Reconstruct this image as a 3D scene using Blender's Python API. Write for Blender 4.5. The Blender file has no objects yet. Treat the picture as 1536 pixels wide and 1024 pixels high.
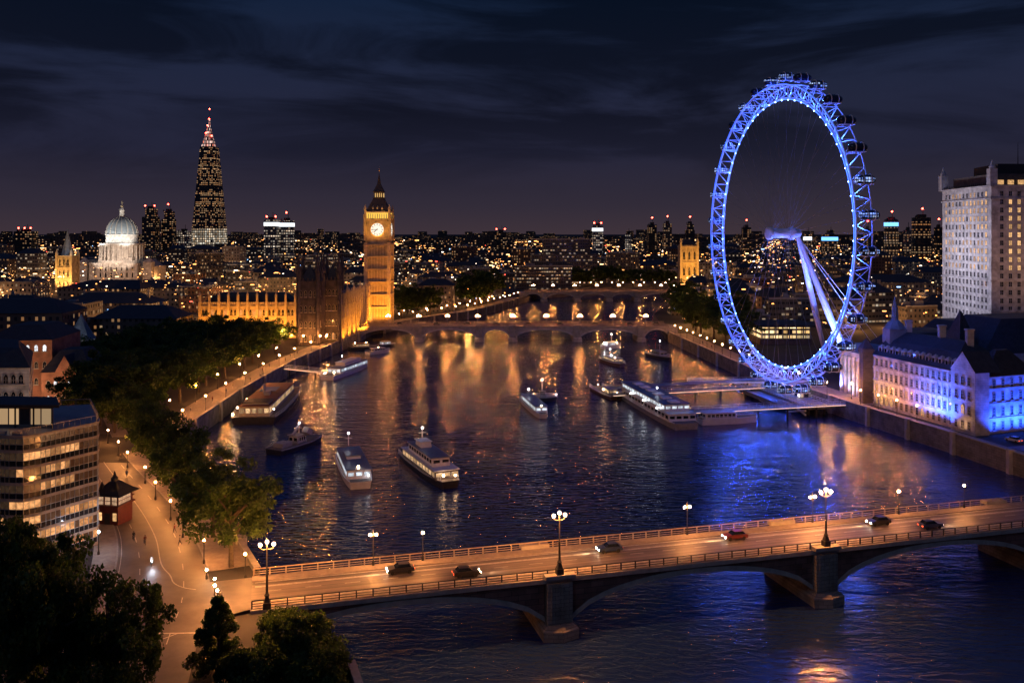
import bpy, math, random
import numpy as np
from mathutils import Vector, Matrix
S = bpy.context.scene
COL = S.collection
R = random.Random(11)
pi = math.pi
rad = math.radians

# ------------------------------------------------------------------ camera
F, CZ, HY, CX = 1330.0, 64.0, 350.0, 768.0     # focal length in photo pixels, eye height, horizon row, centre column
cam = bpy.data.cameras.new('camera')
cam.sensor_width = 36.0
cam.lens = F / 1536 * 36
cam.shift_y = -(512 - HY) / 1536
cam.clip_start = 1.0
cam.clip_end = 60000.0
camo = bpy.data.objects.new('camera', cam)
camo.location = (0, 0, CZ)
camo.rotation_euler = (pi / 2, 0, 0)
COL.objects.link(camo)
S.camera = camo

# ------------------------------------------------------------------ night sky
W = bpy.data.worlds.new('World')
S.world = W
W.use_nodes = True
nt = W.node_tree
nt.nodes.clear()
def wn(t, **k):
    n = nt.nodes.new(t)
    for a, b in k.items():
        setattr(n, a, b)
    return n
w_out = wn('ShaderNodeOutputWorld')
w_bg = wn('ShaderNodeBackground')
w_bg.inputs['Strength'].default_value = 1.0
w_tc = wn('ShaderNodeTexCoord')
w_sep = wn('ShaderNodeSeparateXYZ')
nt.links.new(w_tc.outputs['Generated'], w_sep.inputs[0])
w_ramp = wn('ShaderNodeValToRGB')
nt.links.new(w_sep.outputs['Z'], w_ramp.inputs[0])
cr = w_ramp.color_ramp
stops = [(0.0, (0.048, 0.032, 0.042)), (0.03, (0.032, 0.025, 0.040)), (0.09, (0.0160, 0.0165, 0.036)),
         (0.17, (0.0115, 0.0155, 0.037)), (0.26, (0.0050, 0.0120, 0.033)), (0.40, (0.010, 0.024, 0.088)), (0.7, (0.012, 0.029, 0.115)), (1.0, (0.010, 0.025, 0.100))]
while len(cr.elements) < len(stops):
    cr.elements.new(0.5)
for e, (p, c) in zip(cr.elements, stops):
    e.position = p
    e.color = (*c, 1)
# cloud banks: stretched noise on the sky directions
w_map = wn('ShaderNodeMapping')
w_map.inputs['Scale'].default_value = (1.2, 1.2, 6.2)
w_map.inputs['Location'].default_value = (1.7, 0.6, 0.9)
nt.links.new(w_tc.outputs['Generated'], w_map.inputs[0])
w_no = wn('ShaderNodeTexNoise')
w_no.inputs['Scale'].default_value = 2.5
w_no.inputs['Detail'].default_value = 7
w_no.inputs['Roughness'].default_value = 0.56
w_no.inputs['Distortion'].default_value = 0.5
nt.links.new(w_map.outputs[0], w_no.inputs['Vector'])
w_cr = wn('ShaderNodeMapRange')
w_cr.interpolation_type = 'SMOOTHSTEP'
w_cr.inputs['From Min'].default_value = 0.40
w_cr.inputs['From Max'].default_value = 0.60
w_cr.inputs['To Min'].default_value = 1.25
w_cr.inputs['To Max'].default_value = 0.45
nt.links.new(w_no.outputs['Fac'], w_cr.inputs['Value'])
w_hz = wn('ShaderNodeMapRange')        # the banks thin out towards the skyline glow
w_hz.inputs['From Min'].default_value = 0.04
w_hz.inputs['From Max'].default_value = 0.14
nt.links.new(w_sep.outputs['Z'], w_hz.inputs['Value'])
w_mixf = wn('ShaderNodeMix')
nt.links.new(w_hz.outputs[0], w_mixf.inputs[0])
w_mixf.inputs[2].default_value = 1.0
nt.links.new(w_cr.outputs[0], w_mixf.inputs[3])
w_mul = wn('ShaderNodeVectorMath', operation='SCALE')
nt.links.new(w_ramp.outputs[0], w_mul.inputs[0])
nt.links.new(w_mixf.outputs[0], w_mul.inputs['Scale'])
w_sky = wn('ShaderNodeTexSky', sky_type='NISHITA', sun_disc=False)
w_sky.sun_elevation = rad(-6)
w_sky.sun_rotation = rad(200)
w_ss = wn('ShaderNodeVectorMath', operation='SCALE')
w_ss.inputs['Scale'].default_value = 0.05
nt.links.new(w_sky.outputs[0], w_ss.inputs[0])
w_add = wn('ShaderNodeVectorMath', operation='ADD')
nt.links.new(w_mul.outputs[0], w_add.inputs[0])
nt.links.new(w_ss.outputs[0], w_add.inputs[1])
nt.links.new(w_add.outputs[0], w_bg.inputs['Color'])
nt.links.new(w_bg.outputs[0], w_out.inputs[0])

# faint moonlight
sun = bpy.data.lights.new('moon', 'SUN')
sun.energy = 0.11
sun.angle = rad(10)
sun.color = (0.65, 0.75, 1.0)
suno = bpy.data.objects.new('moon', sun)
suno.rotation_euler = (rad(48), 0, rad(-25))
COL.objects.link(suno)

S.view_settings.view_transform = 'Standard'
S.view_settings.look = 'None'
S.view_settings.exposure = 0.0
S.view_settings.gamma = 1.0
S.cycles.use_denoising = True
S.cycles.use_light_tree = True
S.cycles.max_bounces = 5
S.cycles.diffuse_bounces = 2
S.cycles.glossy_bounces = 3
S.cycles.transmission_bounces = 2
S.cycles.transparent_max_bounces = 6
S.cycles.sample_clamp_indirect = 4.0
S.cycles.sample_clamp_direct = 0.0
S.cycles.caustics_reflective = False
S.cycles.caustics_refractive = False

# ------------------------------------------------------------------ lamps' light
def aim(o, target):
    d = Vector(target) - Vector(o.location)
    o.rotation_euler = d.to_track_quat('-Z', 'Y').to_euler()
def spot(loc, target, power, color, angle=80, blend=0.6, radius=0.4):
    l = bpy.data.lights.new('floodlight', 'SPOT')
    l.energy = power; l.color = color; l.spot_size = rad(angle); l.spot_blend = blend; l.shadow_soft_size = radius
    o = bpy.data.objects.new('floodlight', l)
    o.location = loc
    aim(o, target)
    COL.objects.link(o)
    return o
def point(loc, power, color, radius=0.3):
    l = bpy.data.lights.new('lamp_light', 'POINT')
    l.energy = power; l.color = color; l.shadow_soft_size = radius
    o = bpy.data.objects.new('lamp_light', l)
    o.location = loc
    COL.objects.link(o)
    return o

# ------------------------------------------------------------------ where a photo pixel stands in the place
def zl(y):                                      # level of the left bank: the road falls from the bridge to the promenade
    if y <= 135: return 9.0
    if y >= 250: return 5.0
    t = (y - 135) / 115
    return 9.0 - 4.0 * t
def on(px, py, z):
    Y = (CZ - z) * F / (py - HY)
    return ((px - CX) / F * Y, Y, z)
def gl(px, py):                                 # on the left bank
    z = 5.0
    for _ in range(12):
        x, y, z0 = on(px, py, z)
        z = zl(y)
    return (x, y, z)
def at(px, py, Y):
    return ((px - CX) / F * Y, Y, CZ - (py - HY) * Y / F)
def ux(px, Y):
    return (px - CX) / F * Y

# ------------------------------------------------------------------ mesh builder
class MB:
    def __init__(s):
        s.v = []; s.f = []; s.m = []
    def poly(s, pts, mi=0):
        b = len(s.v)
        s.v += [tuple(p) for p in pts]
        s.f.append(tuple(range(b, b + len(pts)))); s.m.append(mi)
    def box(s, x0, x1, y0, y1, z0, z1, mi=0, top=None):
        s.prism([(x0, y0), (x1, y0), (x1, y1), (x0, y1)], z0, z1, mi, top)
        return s
    def prism(s, poly, z0, z1, mi=0, top=None):
        s.frustum(poly, z0, poly, z1, mi, top)
        return s
    def frustum(s, pa, z0, pb, z1, mi=0, top=None):
        n = len(pa); b = len(s.v)
        s.v += [(p[0], p[1], z0) for p in pa] + [(p[0], p[1], z1) for p in pb]
        for i in range(n):
            j = (i + 1) % n
            s.f.append((b + i, b + j, b + n + j, b + n + i)); s.m.append(mi)
        s.f.append(tuple(range(b + n, b + 2 * n))); s.m.append(mi if top is None else top)
        s.f.append(tuple(range(b + n - 1, b - 1, -1))); s.m.append(mi)
        return s
    def cone(s, pa, z0, apex, mi=0):
        n = len(pa); b = len(s.v)
        s.v += [(p[0], p[1], z0) for p in pa] + [tuple(apex)]
        for i in range(n):
            s.f.append((b + i, b + (i + 1) % n, b + n)); s.m.append(mi)
        s.f.append(tuple(range(b + n - 1, b - 1, -1))); s.m.append(mi)
        return s
    def beam(s, p0, p1, w, h, mi=0, up=(0, 0, 1)):
        p0 = Vector(p0); p1 = Vector(p1); d = (p1 - p0)
        if d.length < 1e-6: return s
        d.normalize(); u = Vector(up)
        if abs(d.dot(u)) > 0.98: u = Vector((0, 1, 0))
        r = d.cross(u).normalized(); u = r.cross(d).normalized()
        a = r * w / 2; c = u * h / 2
        q = [p0 - a - c, p0 + a - c, p0 + a + c, p0 - a + c, p1 - a - c, p1 + a - c, p1 + a + c, p1 - a + c]
        b = len(s.v); s.v += [tuple(x) for x in q]
        for f in ((0, 1, 5, 4), (1, 2, 6, 5), (2, 3, 7, 6), (3, 0, 4, 7), (3, 2, 1, 0), (4, 5, 6, 7)):
            s.f.append(tuple(b + i for i in f)); s.m.append(mi)
        return s
    def tube(s, p0, p1, r0, r1=None, n=6, mi=0):
        r1 = r0 if r1 is None else r1
        p0 = Vector(p0); p1 = Vector(p1); d = p1 - p0
        if d.length < 1e-6: return s
        d.normalize()
        u = Vector((0, 0, 1)) if abs(d.z) < 0.9 else Vector((1, 0, 0))
        a = d.cross(u).normalized(); c = d.cross(a).normalized()
        b = len(s.v)
        for p, r in ((p0, r0), (p1, r1)):
            for i in range(n):
                t = 2 * pi * i / n
                s.v.append(tuple(p + a * (r * math.cos(t)) + c * (r * math.sin(t))))
        for i in range(n):
            j = (i + 1) % n
            s.f.append((b + j, b + i, b + n + i, b + n + j)); s.m.append(mi)
        s.f.append(tuple(range(b, b + n))); s.m.append(mi)
        s.f.append(tuple(range(b + 2 * n - 1, b + n - 1, -1))); s.m.append(mi)
        return s
    def path(s, pts, r, n=6, mi=0):
        for a, b in zip(pts, pts[1:]): s.tube(a, b, r, r, n, mi)
        return s
    def lathe(s, prof, n=16, c=(0, 0), mi=0):
        b = len(s.v)
        for r, z in prof:
            for i in range(n):
                t = 2 * pi * i / n
                s.v.append((c[0] + r * math.cos(t), c[1] + r * math.sin(t), z))
        for k in range(len(prof) - 1):
            for i in range(n):
                j = (i + 1) % n
                s.f.append((b + k * n + i, b + k * n + j, b + (k + 1) * n + j, b + (k + 1) * n + i)); s.m.append(mi)
        s.f.append(tuple(range(b + n - 1, b - 1, -1))); s.m.append(mi)
        e = b + (len(prof) - 1) * n
        s.f.append(tuple(range(e, e + n))); s.m.append(mi)
        return s
    def ball(s, c, r, n=8, k=5, mi=0, sq=(1, 1, 1)):
        b = len(s.v)
        s.v.append((c[0], c[1], c[2] - r * sq[2]))
        for j in range(1, k):
            ph = -pi / 2 + pi * j / k
            for i in range(n):
                t = 2 * pi * i / n
                s.v.append((c[0] + r * sq[0] * math.cos(ph) * math.cos(t), c[1] + r * sq[1] * math.cos(ph) * math.sin(t), c[2] + r * sq[2] * math.sin(ph)))
        s.v.append((c[0], c[1], c[2] + r * sq[2]))
        T = len(s.v) - 1
        for i in range(n):
            j = (i + 1) % n
            s.f.append((b, b + 1 + j, b + 1 + i)); s.m.append(mi)
            for q in range(k - 2):
                o = b + 1 + q * n
                s.f.append((o + i, o + j, o + n + j, o + n + i)); s.m.append(mi)
            o = b + 1 + (k - 2) * n
            s.f.append((o + i, o + j, T)); s.m.append(mi)
        return s
    def mesh(s, name, mats, smooth=False):
        me = bpy.data.meshes.new(name)
        me.from_pydata(s.v, [], s.f)
        for m in (mats if isinstance(mats, (list, tuple)) else [mats]): me.materials.append(m)
        me.polygons.foreach_set('material_index', s.m)
        uv = me.uv_layers.new(name='UVMap')
        data = []
        for p in me.polygons:            # metres along the wall and up
            nx, ny, nz = p.normal
            h = math.hypot(nx, ny)
            if h > 0.35:
                tx, ty = -ny / h, nx / h
                for vi in p.vertices:
                    v = s.v[vi]; data += [v[0] * tx + v[1] * ty, v[2]]
            else:
                for vi in p.vertices:
                    v = s.v[vi]; data += [v[0], v[1]]
        uv.data.foreach_set('uv', data)
        if smooth:
            me.polygons.foreach_set('use_smooth', [True] * len(me.polygons))
        me.update()
        return me
    def build(s, name, mats, parent=None, smooth=False, loc=None):
        o = bpy.data.objects.new(name, s.mesh(name, mats, smooth))
        COL.objects.link(o)
        if parent is not None: o.parent = parent
        if loc is not None: o.location = loc
        return o

def put(name, mesh, parent=None, loc=(0, 0, 0), rz=0, sc=None):
    o = bpy.data.objects.new(name, mesh)
    o.location = loc; o.rotation_euler = (0, 0, rz)
    if sc: o.scale = sc
    COL.objects.link(o)
    if parent is not None: o.parent = parent
    return o
def tag(o, label, cat, group=None):
    assert 4 <= len(label.split()) <= 16, label
    o['label'] = label; o['category'] = cat
    if group: o['group'] = group
    return o
def thing(name, label, cat, loc=(0, 0, 0), rz=0, group=None):
    o = bpy.data.objects.new(name, None)
    o.location = loc; o.rotation_euler = (0, 0, rz)
    COL.objects.link(o)
    return tag(o, label, cat, group)
def struct(o):
    o['kind'] = 'structure'
    return o
KIDS = {}
def dup(root, label, loc, rz=0, group=None, sc=None):
    r = root.copy(); COL.objects.link(r)
    r.location = loc; r.rotation_euler = (0, 0, rz); r['label'] = label
    if sc: r.scale = sc
    if group: r['group'] = group
    if root.name not in KIDS:
        KIDS[root.name] = [(c, list(c.children)) for c in root.children]
    for ch, gr in KIDS[root.name]:
        c = ch.copy(); COL.objects.link(c); c.parent = r
        for g in gr:
            d = g.copy(); COL.objects.link(d); d.parent = c
    return r
ORD = 'first second third fourth fifth sixth seventh eighth ninth tenth eleventh twelfth thirteenth fourteenth fifteenth sixteenth seventeenth eighteenth nineteenth'.split()
TENS = {2: 'twent', 3: 'thirt', 4: 'fort', 5: 'fift', 6: 'sixt', 7: 'sevent'}
def nth(i):                                     # 0 -> first
    n = i + 1
    if n < 20: return ORD[i]
    t, u = divmod(n, 10)
    return TENS[t] + ('ieth' if u == 0 else 'y-' + ORD[u - 1])

# ------------------------------------------------------------------ materials
def newmat(name):
    m = bpy.data.materials.new(name)
    m.use_nodes = True
    t = m.node_tree
    return m, t, t.nodes['Principled BSDF']
def pmat(name, col, rough=0.75, var=0.25, scale=0.6, metal=0.0, bump=0.0, spec=0.4, detail=5):
    m, t, b = newmat(name)
    b.inputs['Roughness'].default_value = rough
    b.inputs['Metallic'].default_value = metal
    b.inputs['Specular IOR Level'].default_value = spec
    tc = t.nodes.new('ShaderNodeTexCoord')
    no = t.nodes.new('ShaderNodeTexNoise')
    no.inputs['Scale'].default_value = scale
    no.inputs['Detail'].default_value = detail
    no.inputs['Roughness'].default_value = 0.65
    t.links.new(tc.outputs['Object'], no.inputs['Vector'])
    mr = t.nodes.new('ShaderNodeMapRange')
    mr.inputs['From Min'].default_value = 0.3; mr.inputs['From Max'].default_value = 0.7
    mr.inputs['To Min'].default_value = 1 - var; mr.inputs['To Max'].default_value = 1 + var
    t.links.new(no.outputs['Fac'], mr.inputs['Value'])
    sc = t.nodes.new('ShaderNodeVectorMath'); sc.operation = 'SCALE'
    sc.inputs[0].default_value = col
    t.links.new(mr.outputs[0], sc.inputs['Scale'])
    t.links.new(sc.outputs[0], b.inputs['Base Color'])
    if bump:
        n2 = t.nodes.new('ShaderNodeTexNoise'); n2.inputs['Scale'].default_value = scale * 6; n2.inputs['Detail'].default_value = 4
        t.links.new(tc.outputs['Object'], n2.inputs['Vector'])
        bp = t.nodes.new('ShaderNodeBump'); bp.inputs['Strength'].default_value = 0.7; bp.inputs['Distance'].default_value = bump
        t.links.new(n2.outputs['Fac'], bp.inputs['Height']); t.links.new(bp.outputs[0], b.inputs['Normal'])
    return m
def brickmat(name, c1, c2, mortar, bw, bh, rough=0.85, bump=0.03):
    m, t, b = newmat(name)
    uv = t.nodes.new('ShaderNodeUVMap')
    br = t.nodes.new('ShaderNodeTexBrick')
    br.inputs['Color1'].default_value = (*c1, 1); br.inputs['Color2'].default_value = (*c2, 1); br.inputs['Mortar'].default_value = (*mortar, 1)
    br.inputs['Scale'].default_value = 1; br.inputs['Brick Width'].default_value = bw; br.inputs['Row Height'].default_value = bh
    br.inputs['Mortar Size'].default_value = 0.03 * bh + 0.01
    t.links.new(uv.outputs[0], br.inputs['Vector'])
    tc = t.nodes.new('ShaderNodeTexCoord')
    no = t.nodes.new('ShaderNodeTexNoise'); no.inputs['Scale'].default_value = 0.35; no.inputs['Detail'].default_value = 6
    t.links.new(tc.outputs['Object'], no.inputs['Vector'])
    mr = t.nodes.new('ShaderNodeMapRange'); mr.inputs['From Min'].default_value = 0.3; mr.inputs['From Max'].default_value = 0.7
    mr.inputs['To Min'].default_value = 0.55; mr.inputs['To Max'].default_value = 1.25
    t.links.new(no.outputs['Fac'], mr.inputs['Value'])
    sc = t.nodes.new('ShaderNodeVectorMath'); sc.operation = 'SCALE'
    t.links.new(br.outputs['Color'], sc.inputs[0]); t.links.new(mr.outputs[0], sc.inputs['Scale'])
    t.links.new(sc.outputs[0], b.inputs['Base Color'])
    b.inputs['Roughness'].default_value = rough
    bp = t.nodes.new('ShaderNodeBump'); bp.inputs['Distance'].default_value = bump; bp.invert = True
    t.links.new(br.outputs['Fac'], bp.inputs['Height']); t.links.new(bp.outputs[0], b.inputs['Normal'])
    return m
def emit(name, col, strength, sample=True, vary=0.0):
    m, t, b = newmat(name)
    b.inputs['Base Color'].default_value = (*[(0.8 if sample else 0.07) * c for c in col], 1)
    b.inputs['Roughness'].default_value = 0.4 if sample else 0.15
    b.inputs['Emission Color'].default_value = (*col, 1)
    b.inputs['Emission Strength'].default_value = strength
    if vary:
        oi = t.nodes.new('ShaderNodeObjectInfo')
        tc = t.nodes.new('ShaderNodeTexCoord')
        no = t.nodes.new('ShaderNodeTexNoise'); no.inputs['Scale'].default_value = 1.7
        ad = t.nodes.new('ShaderNodeVectorMath'); ad.operation = 'ADD'
        t.links.new(tc.outputs['Object'], ad.inputs[0])
        sc = t.nodes.new('ShaderNodeVectorMath'); sc.operation = 'SCALE'; sc.inputs[0].default_value = (37, 51, 23)
        t.links.new(oi.outputs['Random'], sc.inputs['Scale']); t.links.new(sc.outputs[0], ad.inputs[1])
        t.links.new(ad.outputs[0], no.inputs['Vector'])
        a1 = t.nodes.new('ShaderNodeMapRange'); a1.inputs['To Min'].default_value = 1 - vary; a1.inputs['To Max'].default_value = 1 + vary * 0.6
        t.links.new(oi.outputs['Random'], a1.inputs['Value'])
        a2 = t.nodes.new('ShaderNodeMapRange'); a2.inputs['From Min'].default_value = 0.3; a2.inputs['From Max'].default_value = 0.7
        a2.inputs['To Min'].default_value = strength * 0.5; a2.inputs['To Max'].default_value = strength * 1.4
        t.links.new(no.outputs['Fac'], a2.inputs['Value'])
        mu = t.nodes.new('ShaderNodeMath'); mu.operation = 'MULTIPLY'
        t.links.new(a1.outputs[0], mu.inputs[0]); t.links.new(a2.outputs[0], mu.inputs[1])
        t.links.new(mu.outputs[0], b.inputs['Emission Strength'])
    if not sample: m.cycles.emission_sampling = 'NONE'
    return m
def facade(name, wall, lit, strength, su=3.0, sv=3.4, wu=0.5, wv=0.5, prob=0.3, glass=(0.02, 0.025, 0.035), rough=0.75, gang=0.0, lit2=None):
    """walls with rows of real-size windows, laid out in metres on the wall's own UV; some are lit"""
    m, t, b = newmat(name)
    L = t.links.new
    def math_(op, a, bb=None, c=None):
        n = t.nodes.new('ShaderNodeMath'); n.operation = op
        for i, q in enumerate((a, bb, c)):
            if q is None: continue
            if isinstance(q, (int, float)): n.inputs[i].default_value = q
            else: L(q, n.inputs[i])
        return n.outputs[0]
    uv = t.nodes.new('ShaderNodeUVMap'); sp = t.nodes.new('ShaderNodeSeparateXYZ'); L(uv.outputs[0], sp.inputs[0])
    geo = t.nodes.new('ShaderNodeNewGeometry'); gs = t.nodes.new('ShaderNodeSeparateXYZ'); L(geo.outputs['True Normal'], gs.inputs[0])
    upright = math_('LESS_THAN', math_('ABSOLUTE', gs.outputs[2]), 0.4)
    U = math_('DIVIDE', sp.outputs[0], su); V = math_('DIVIDE', sp.outputs[1], sv)
    fu = math_('FRACT', U); fv = math_('FRACT', V)
    mu = math_('LESS_THAN', math_('ABSOLUTE', math_('SUBTRACT', fu, 0.5)), wu / 2)
    mv = math_('LESS_THAN', math_('ABSOLUTE', math_('SUBTRACT', fv, 0.5)), wv / 2)
    mask = math_('MULTIPLY', math_('MULTIPLY', mu, mv), upright)
    oi = t.nodes.new('ShaderNodeObjectInfo')
    off = math_('MULTIPLY', oi.outputs['Random'], 977.0)
    cu = math_('FLOOR', U); cv = math_('FLOOR', V)
    cb = t.nodes.new('ShaderNodeCombineXYZ'); L(cu, cb.inputs[0]); L(cv, cb.inputs[1]); L(off, cb.inputs[2])
    w1 = t.nodes.new('ShaderNodeTexWhiteNoise'); L(cb.outputs[0], w1.inputs['Vector'])
    cb2 = t.nodes.new('ShaderNodeCombineXYZ'); L(cv, cb2.inputs[1]); L(math_('ADD', off, 3.3), cb2.inputs[2])
    w2 = t.nodes.new('ShaderNodeTexWhiteNoise'); L(cb2.outputs[0], w2.inputs['Vector'])
    pr = math_('MULTIPLY', math_('ADD', math_('MULTIPLY', w2.outputs['Value'], 2 * gang), 1 - gang), prob)
    lit_ = math_('MULTIPLY', mask, math_('LESS_THAN', w1.outputs['Value'], pr))
    sc = t.nodes.new('ShaderNodeSeparateColor'); L(w1.outputs['Color'], sc.inputs[0])
    br = math_('ADD', math_('POWER', sc.outputs[0], 2.0), 0.18)
    L(math_('MULTIPLY', math_('MULTIPLY', lit_, br), strength), b.inputs['Emission Strength'])
    mixc = t.nodes.new('ShaderNodeMix'); mixc.data_type = 'RGBA'
    L(sc.outputs[1], mixc.inputs[0]); mixc.inputs[6].default_value = (*lit, 1); mixc.inputs[7].default_value = (*(lit2 or lit), 1)
    L(mixc.outputs[2], b.inputs['Emission Color'])
    tc = t.nodes.new('ShaderNodeTexCoord'); no = t.nodes.new('ShaderNodeTexNoise'); no.inputs['Scale'].default_value = 0.25; no.inputs['Detail'].default_value = 6
    L(tc.outputs['Object'], no.inputs['Vector'])
    mr = t.nodes.new('ShaderNodeMapRange'); mr.inputs['From Min'].default_value = 0.3; mr.inputs['From Max'].default_value = 0.7
    mr.inputs['To Min'].default_value = 0.65; mr.inputs['To Max'].default_value = 1.3
    L(no.outputs['Fac'], mr.inputs['Value'])
    tint = t.nodes.new('ShaderNodeMapRange'); tint.inputs['To Min'].default_value = 0.6; tint.inputs['To Max'].default_value = 1.4
    L(oi.outputs['Random'], tint.inputs['Value'])
    vs = t.nodes.new('ShaderNodeVectorMath'); vs.operation = 'SCALE'; vs.inputs[0].default_value = wall
    L(math_('MULTIPLY', mr.outputs[0], tint.outputs[0]), vs.inputs['Scale'])
    mx = t.nodes.new('ShaderNodeMix'); mx.data_type = 'RGBA'
    L(mask, mx.inputs[0]); L(vs.outputs[0], mx.inputs[6]); mx.inputs[7].default_value = (*glass, 1)
    L(mx.outputs[2], b.inputs['Base Color'])
    L(math_('SUBTRACT', rough, math_('MULTIPLY', mask, rough - 0.15)), b.inputs['Roughness'])
    m.cycles.emission_sampling = 'NONE'
    return m

WARM = (1.0, 0.355, 0.085); AMBER = (1.0, 0.42, 0.06); WINDOW = (1.0, 0.55, 0.22); COOL = (0.75, 0.88, 1.0); BLUE = (0.05, 0.14, 1.0)
M = {}
M['asphalt'] = pmat('asphalt', (0.10, 0.085, 0.08), 0.6, 0.3, 0.25, bump=0.01, spec=0.5)
M['paving'] = pmat('paving', (0.24, 0.20, 0.17), 0.8, 0.25, 0.8, bump=0.01)
M['kerb'] = pmat('kerb stone', (0.28, 0.26, 0.24), 0.8, 0.2, 1.0)
M['pierstone'] = brickmat('pier granite', (0.22, 0.19, 0.165), (0.28, 0.25, 0.22), (0.09, 0.08, 0.07), 1.5, 0.62)
M['paint'] = pmat('road paint', (0.42, 0.40, 0.36), 0.6, 0.3, 2.0)
M['earth'] = pmat('earth', (0.035, 0.033, 0.032), 0.95, 0.4, 0.05)
M['granite'] = brickmat('granite wall', (0.16, 0.145, 0.13), (0.20, 0.18, 0.16), (0.06, 0.055, 0.05), 1.8, 0.7)
M['stone'] = pmat('pale stone', (0.34, 0.31, 0.27), 0.85, 0.25, 0.5, bump=0.03)
M['goth'] = brickmat('honey limestone', (0.36, 0.30, 0.20), (0.42, 0.35, 0.24), (0.25, 0.2, 0.14), 1.4, 0.6)
M['gothtrim'] = pmat('honey stone trim', (0.42, 0.36, 0.25), 0.85, 0.25, 0.8)
M['darkstone'] = brickmat('dark brown stone', (0.085, 0.068, 0.058), (0.11, 0.088, 0.072), (0.05, 0.04, 0.035), 1.4, 0.6)  # much darker than the palace stone, same block pattern
M['portland'] = brickmat('portland stone', (0.46, 0.43, 0.39), (0.52, 0.49, 0.45), (0.33, 0.31, 0.28), 1.6, 0.7)
M['slate'] = pmat('slate roof', (0.030, 0.031, 0.034), 0.6, 0.35, 0.8)
M['lead'] = pmat('lead roof', (0.16, 0.19, 0.21), 0.55, 0.3, 0.3)
M['iron'] = pmat('painted iron', (0.03, 0.03, 0.032), 0.5, 0.3, 2.0, metal=0.2)
M['greymetal'] = pmat('grey metal', (0.25, 0.26, 0.28), 0.45, 0.2, 1.0, metal=0.4)
M['whitesteel'] = pmat('white steel', (0.72, 0.74, 0.78), 0.4, 0.08, 0.4)
M['redstone'] = brickmat('reddish granite', (0.13, 0.065, 0.05), (0.19, 0.095, 0.075), (0.06, 0.04, 0.035), 2.2, 0.9)
M['brick'] = brickmat('red brick', (0.24, 0.10, 0.06), (0.30, 0.13, 0.08), (0.25, 0.2, 0.17), 0.5, 0.16)
M['glassdark'] = pmat('dark glass', (0.012, 0.015, 0.02), 0.08, 0.2, 0.5, spec=0.6)
M['litwin'] = emit('lit window', WINDOW, .95, False, 0.5)
M['litwin_dim'] = emit('dim lit window', (1.0, 0.55, 0.22), 0.45, False, 0.6)
M['litwin_cool'] = emit('cool lit window', (0.85, 0.92, 1.0), 1.6, False, 0.5)
M['lamp'] = emit('lamp globe', WARM, 2500)
M['lamp_b'] = emit('bridge lamp globe', WARM, 5600)
M['lamp_f'] = emit('far lamp globe', WARM, 950)
M['lamp_s'] = emit('small lamp globe', WARM, 2300)
M['lamp_w'] = emit('white lamp globe', (0.8, 0.85, 1.0), 700)
M['lamp_d'] = emit('bollard globe', (1, .6, .3), 130)
M['redlamp'] = emit('red warning lamp', (1, 0.05, 0.03), 30, False)

# worn trail-streaked carriageway of the bridges: patches and tyre streaks, also coloured like light trails
m, t, b = newmat('worn trail-streaked carriageway')
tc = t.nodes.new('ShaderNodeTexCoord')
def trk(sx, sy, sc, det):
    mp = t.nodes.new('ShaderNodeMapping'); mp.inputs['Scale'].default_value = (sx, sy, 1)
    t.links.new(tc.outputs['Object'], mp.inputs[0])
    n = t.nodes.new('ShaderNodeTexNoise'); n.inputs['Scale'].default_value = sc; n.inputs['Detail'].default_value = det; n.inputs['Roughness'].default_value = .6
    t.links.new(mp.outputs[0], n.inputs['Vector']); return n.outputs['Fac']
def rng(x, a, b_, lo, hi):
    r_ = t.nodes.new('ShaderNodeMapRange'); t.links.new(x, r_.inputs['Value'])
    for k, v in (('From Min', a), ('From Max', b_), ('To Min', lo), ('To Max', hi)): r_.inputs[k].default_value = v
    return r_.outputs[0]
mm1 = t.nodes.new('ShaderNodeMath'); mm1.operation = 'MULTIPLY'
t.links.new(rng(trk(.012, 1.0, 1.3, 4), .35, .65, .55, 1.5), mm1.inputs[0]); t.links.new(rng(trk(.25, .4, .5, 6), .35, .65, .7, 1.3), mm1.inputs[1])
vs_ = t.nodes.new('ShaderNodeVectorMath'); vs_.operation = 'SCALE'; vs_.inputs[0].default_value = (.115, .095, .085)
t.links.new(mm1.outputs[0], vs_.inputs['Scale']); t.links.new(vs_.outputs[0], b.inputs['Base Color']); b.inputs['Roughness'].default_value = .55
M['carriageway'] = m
# ------------------------------------------------------------------ river, banks, roads
BL = [(0, -250), (-2, 60), (-20, 112), (-41, 144), (-60, 182), (-80, 222), (-98, 262), (-101, 330), (-100, 406), (-91, 500), (-88, 560), (-62, 612), (-33, 660), (-8, 740), (10, 812), (28, 866), (62, 905), (150, 935), (420, 960), (24000, 1100)]
BR = [(185, -250), (160, 90), (146, 180), (134, 231), (128, 257), (116, 304), (104, 365), (92, 523), (94, 548), (104, 650), (148, 800), (162, 850), (300, 862), (24000, 950)]
def bank(B, y):
    for (x0, y0), (x1, y1) in zip(B, B[1:]):
        if y0 <= y <= y1: return x0 + (x1 - x0) * (y - y0) / (y1 - y0)
    return B[-1][0]
def land(B, side, zf):
    b = MB()
    far = 30000 * side
    pts = list(B)
    for (x0, y0), (x1, y1) in zip(pts, pts[1:]):
        z0, z1 = zf(y0), zf(y1)
        q = [(x0, y0, z0), (x1, y1, z1), (far, y1, z1), (far, y0, z0)]
        b.poly(q if side > 0 else q[::-1], 0)
        b.poly([(x0, y0, z0), (x0, y0, -3), (x1, y1, -3), (x1, y1, z1)], 1)
    return b
lb = land(BL, -1, zl)
x, y = BL[-1]
lb.poly([(-30000, y, 5), (x, y, 5), (x, 45000, 5), (-30000, 45000, 5)], 0)
struct(lb.build('ground', [M['earth'], M['granite']]))
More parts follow.
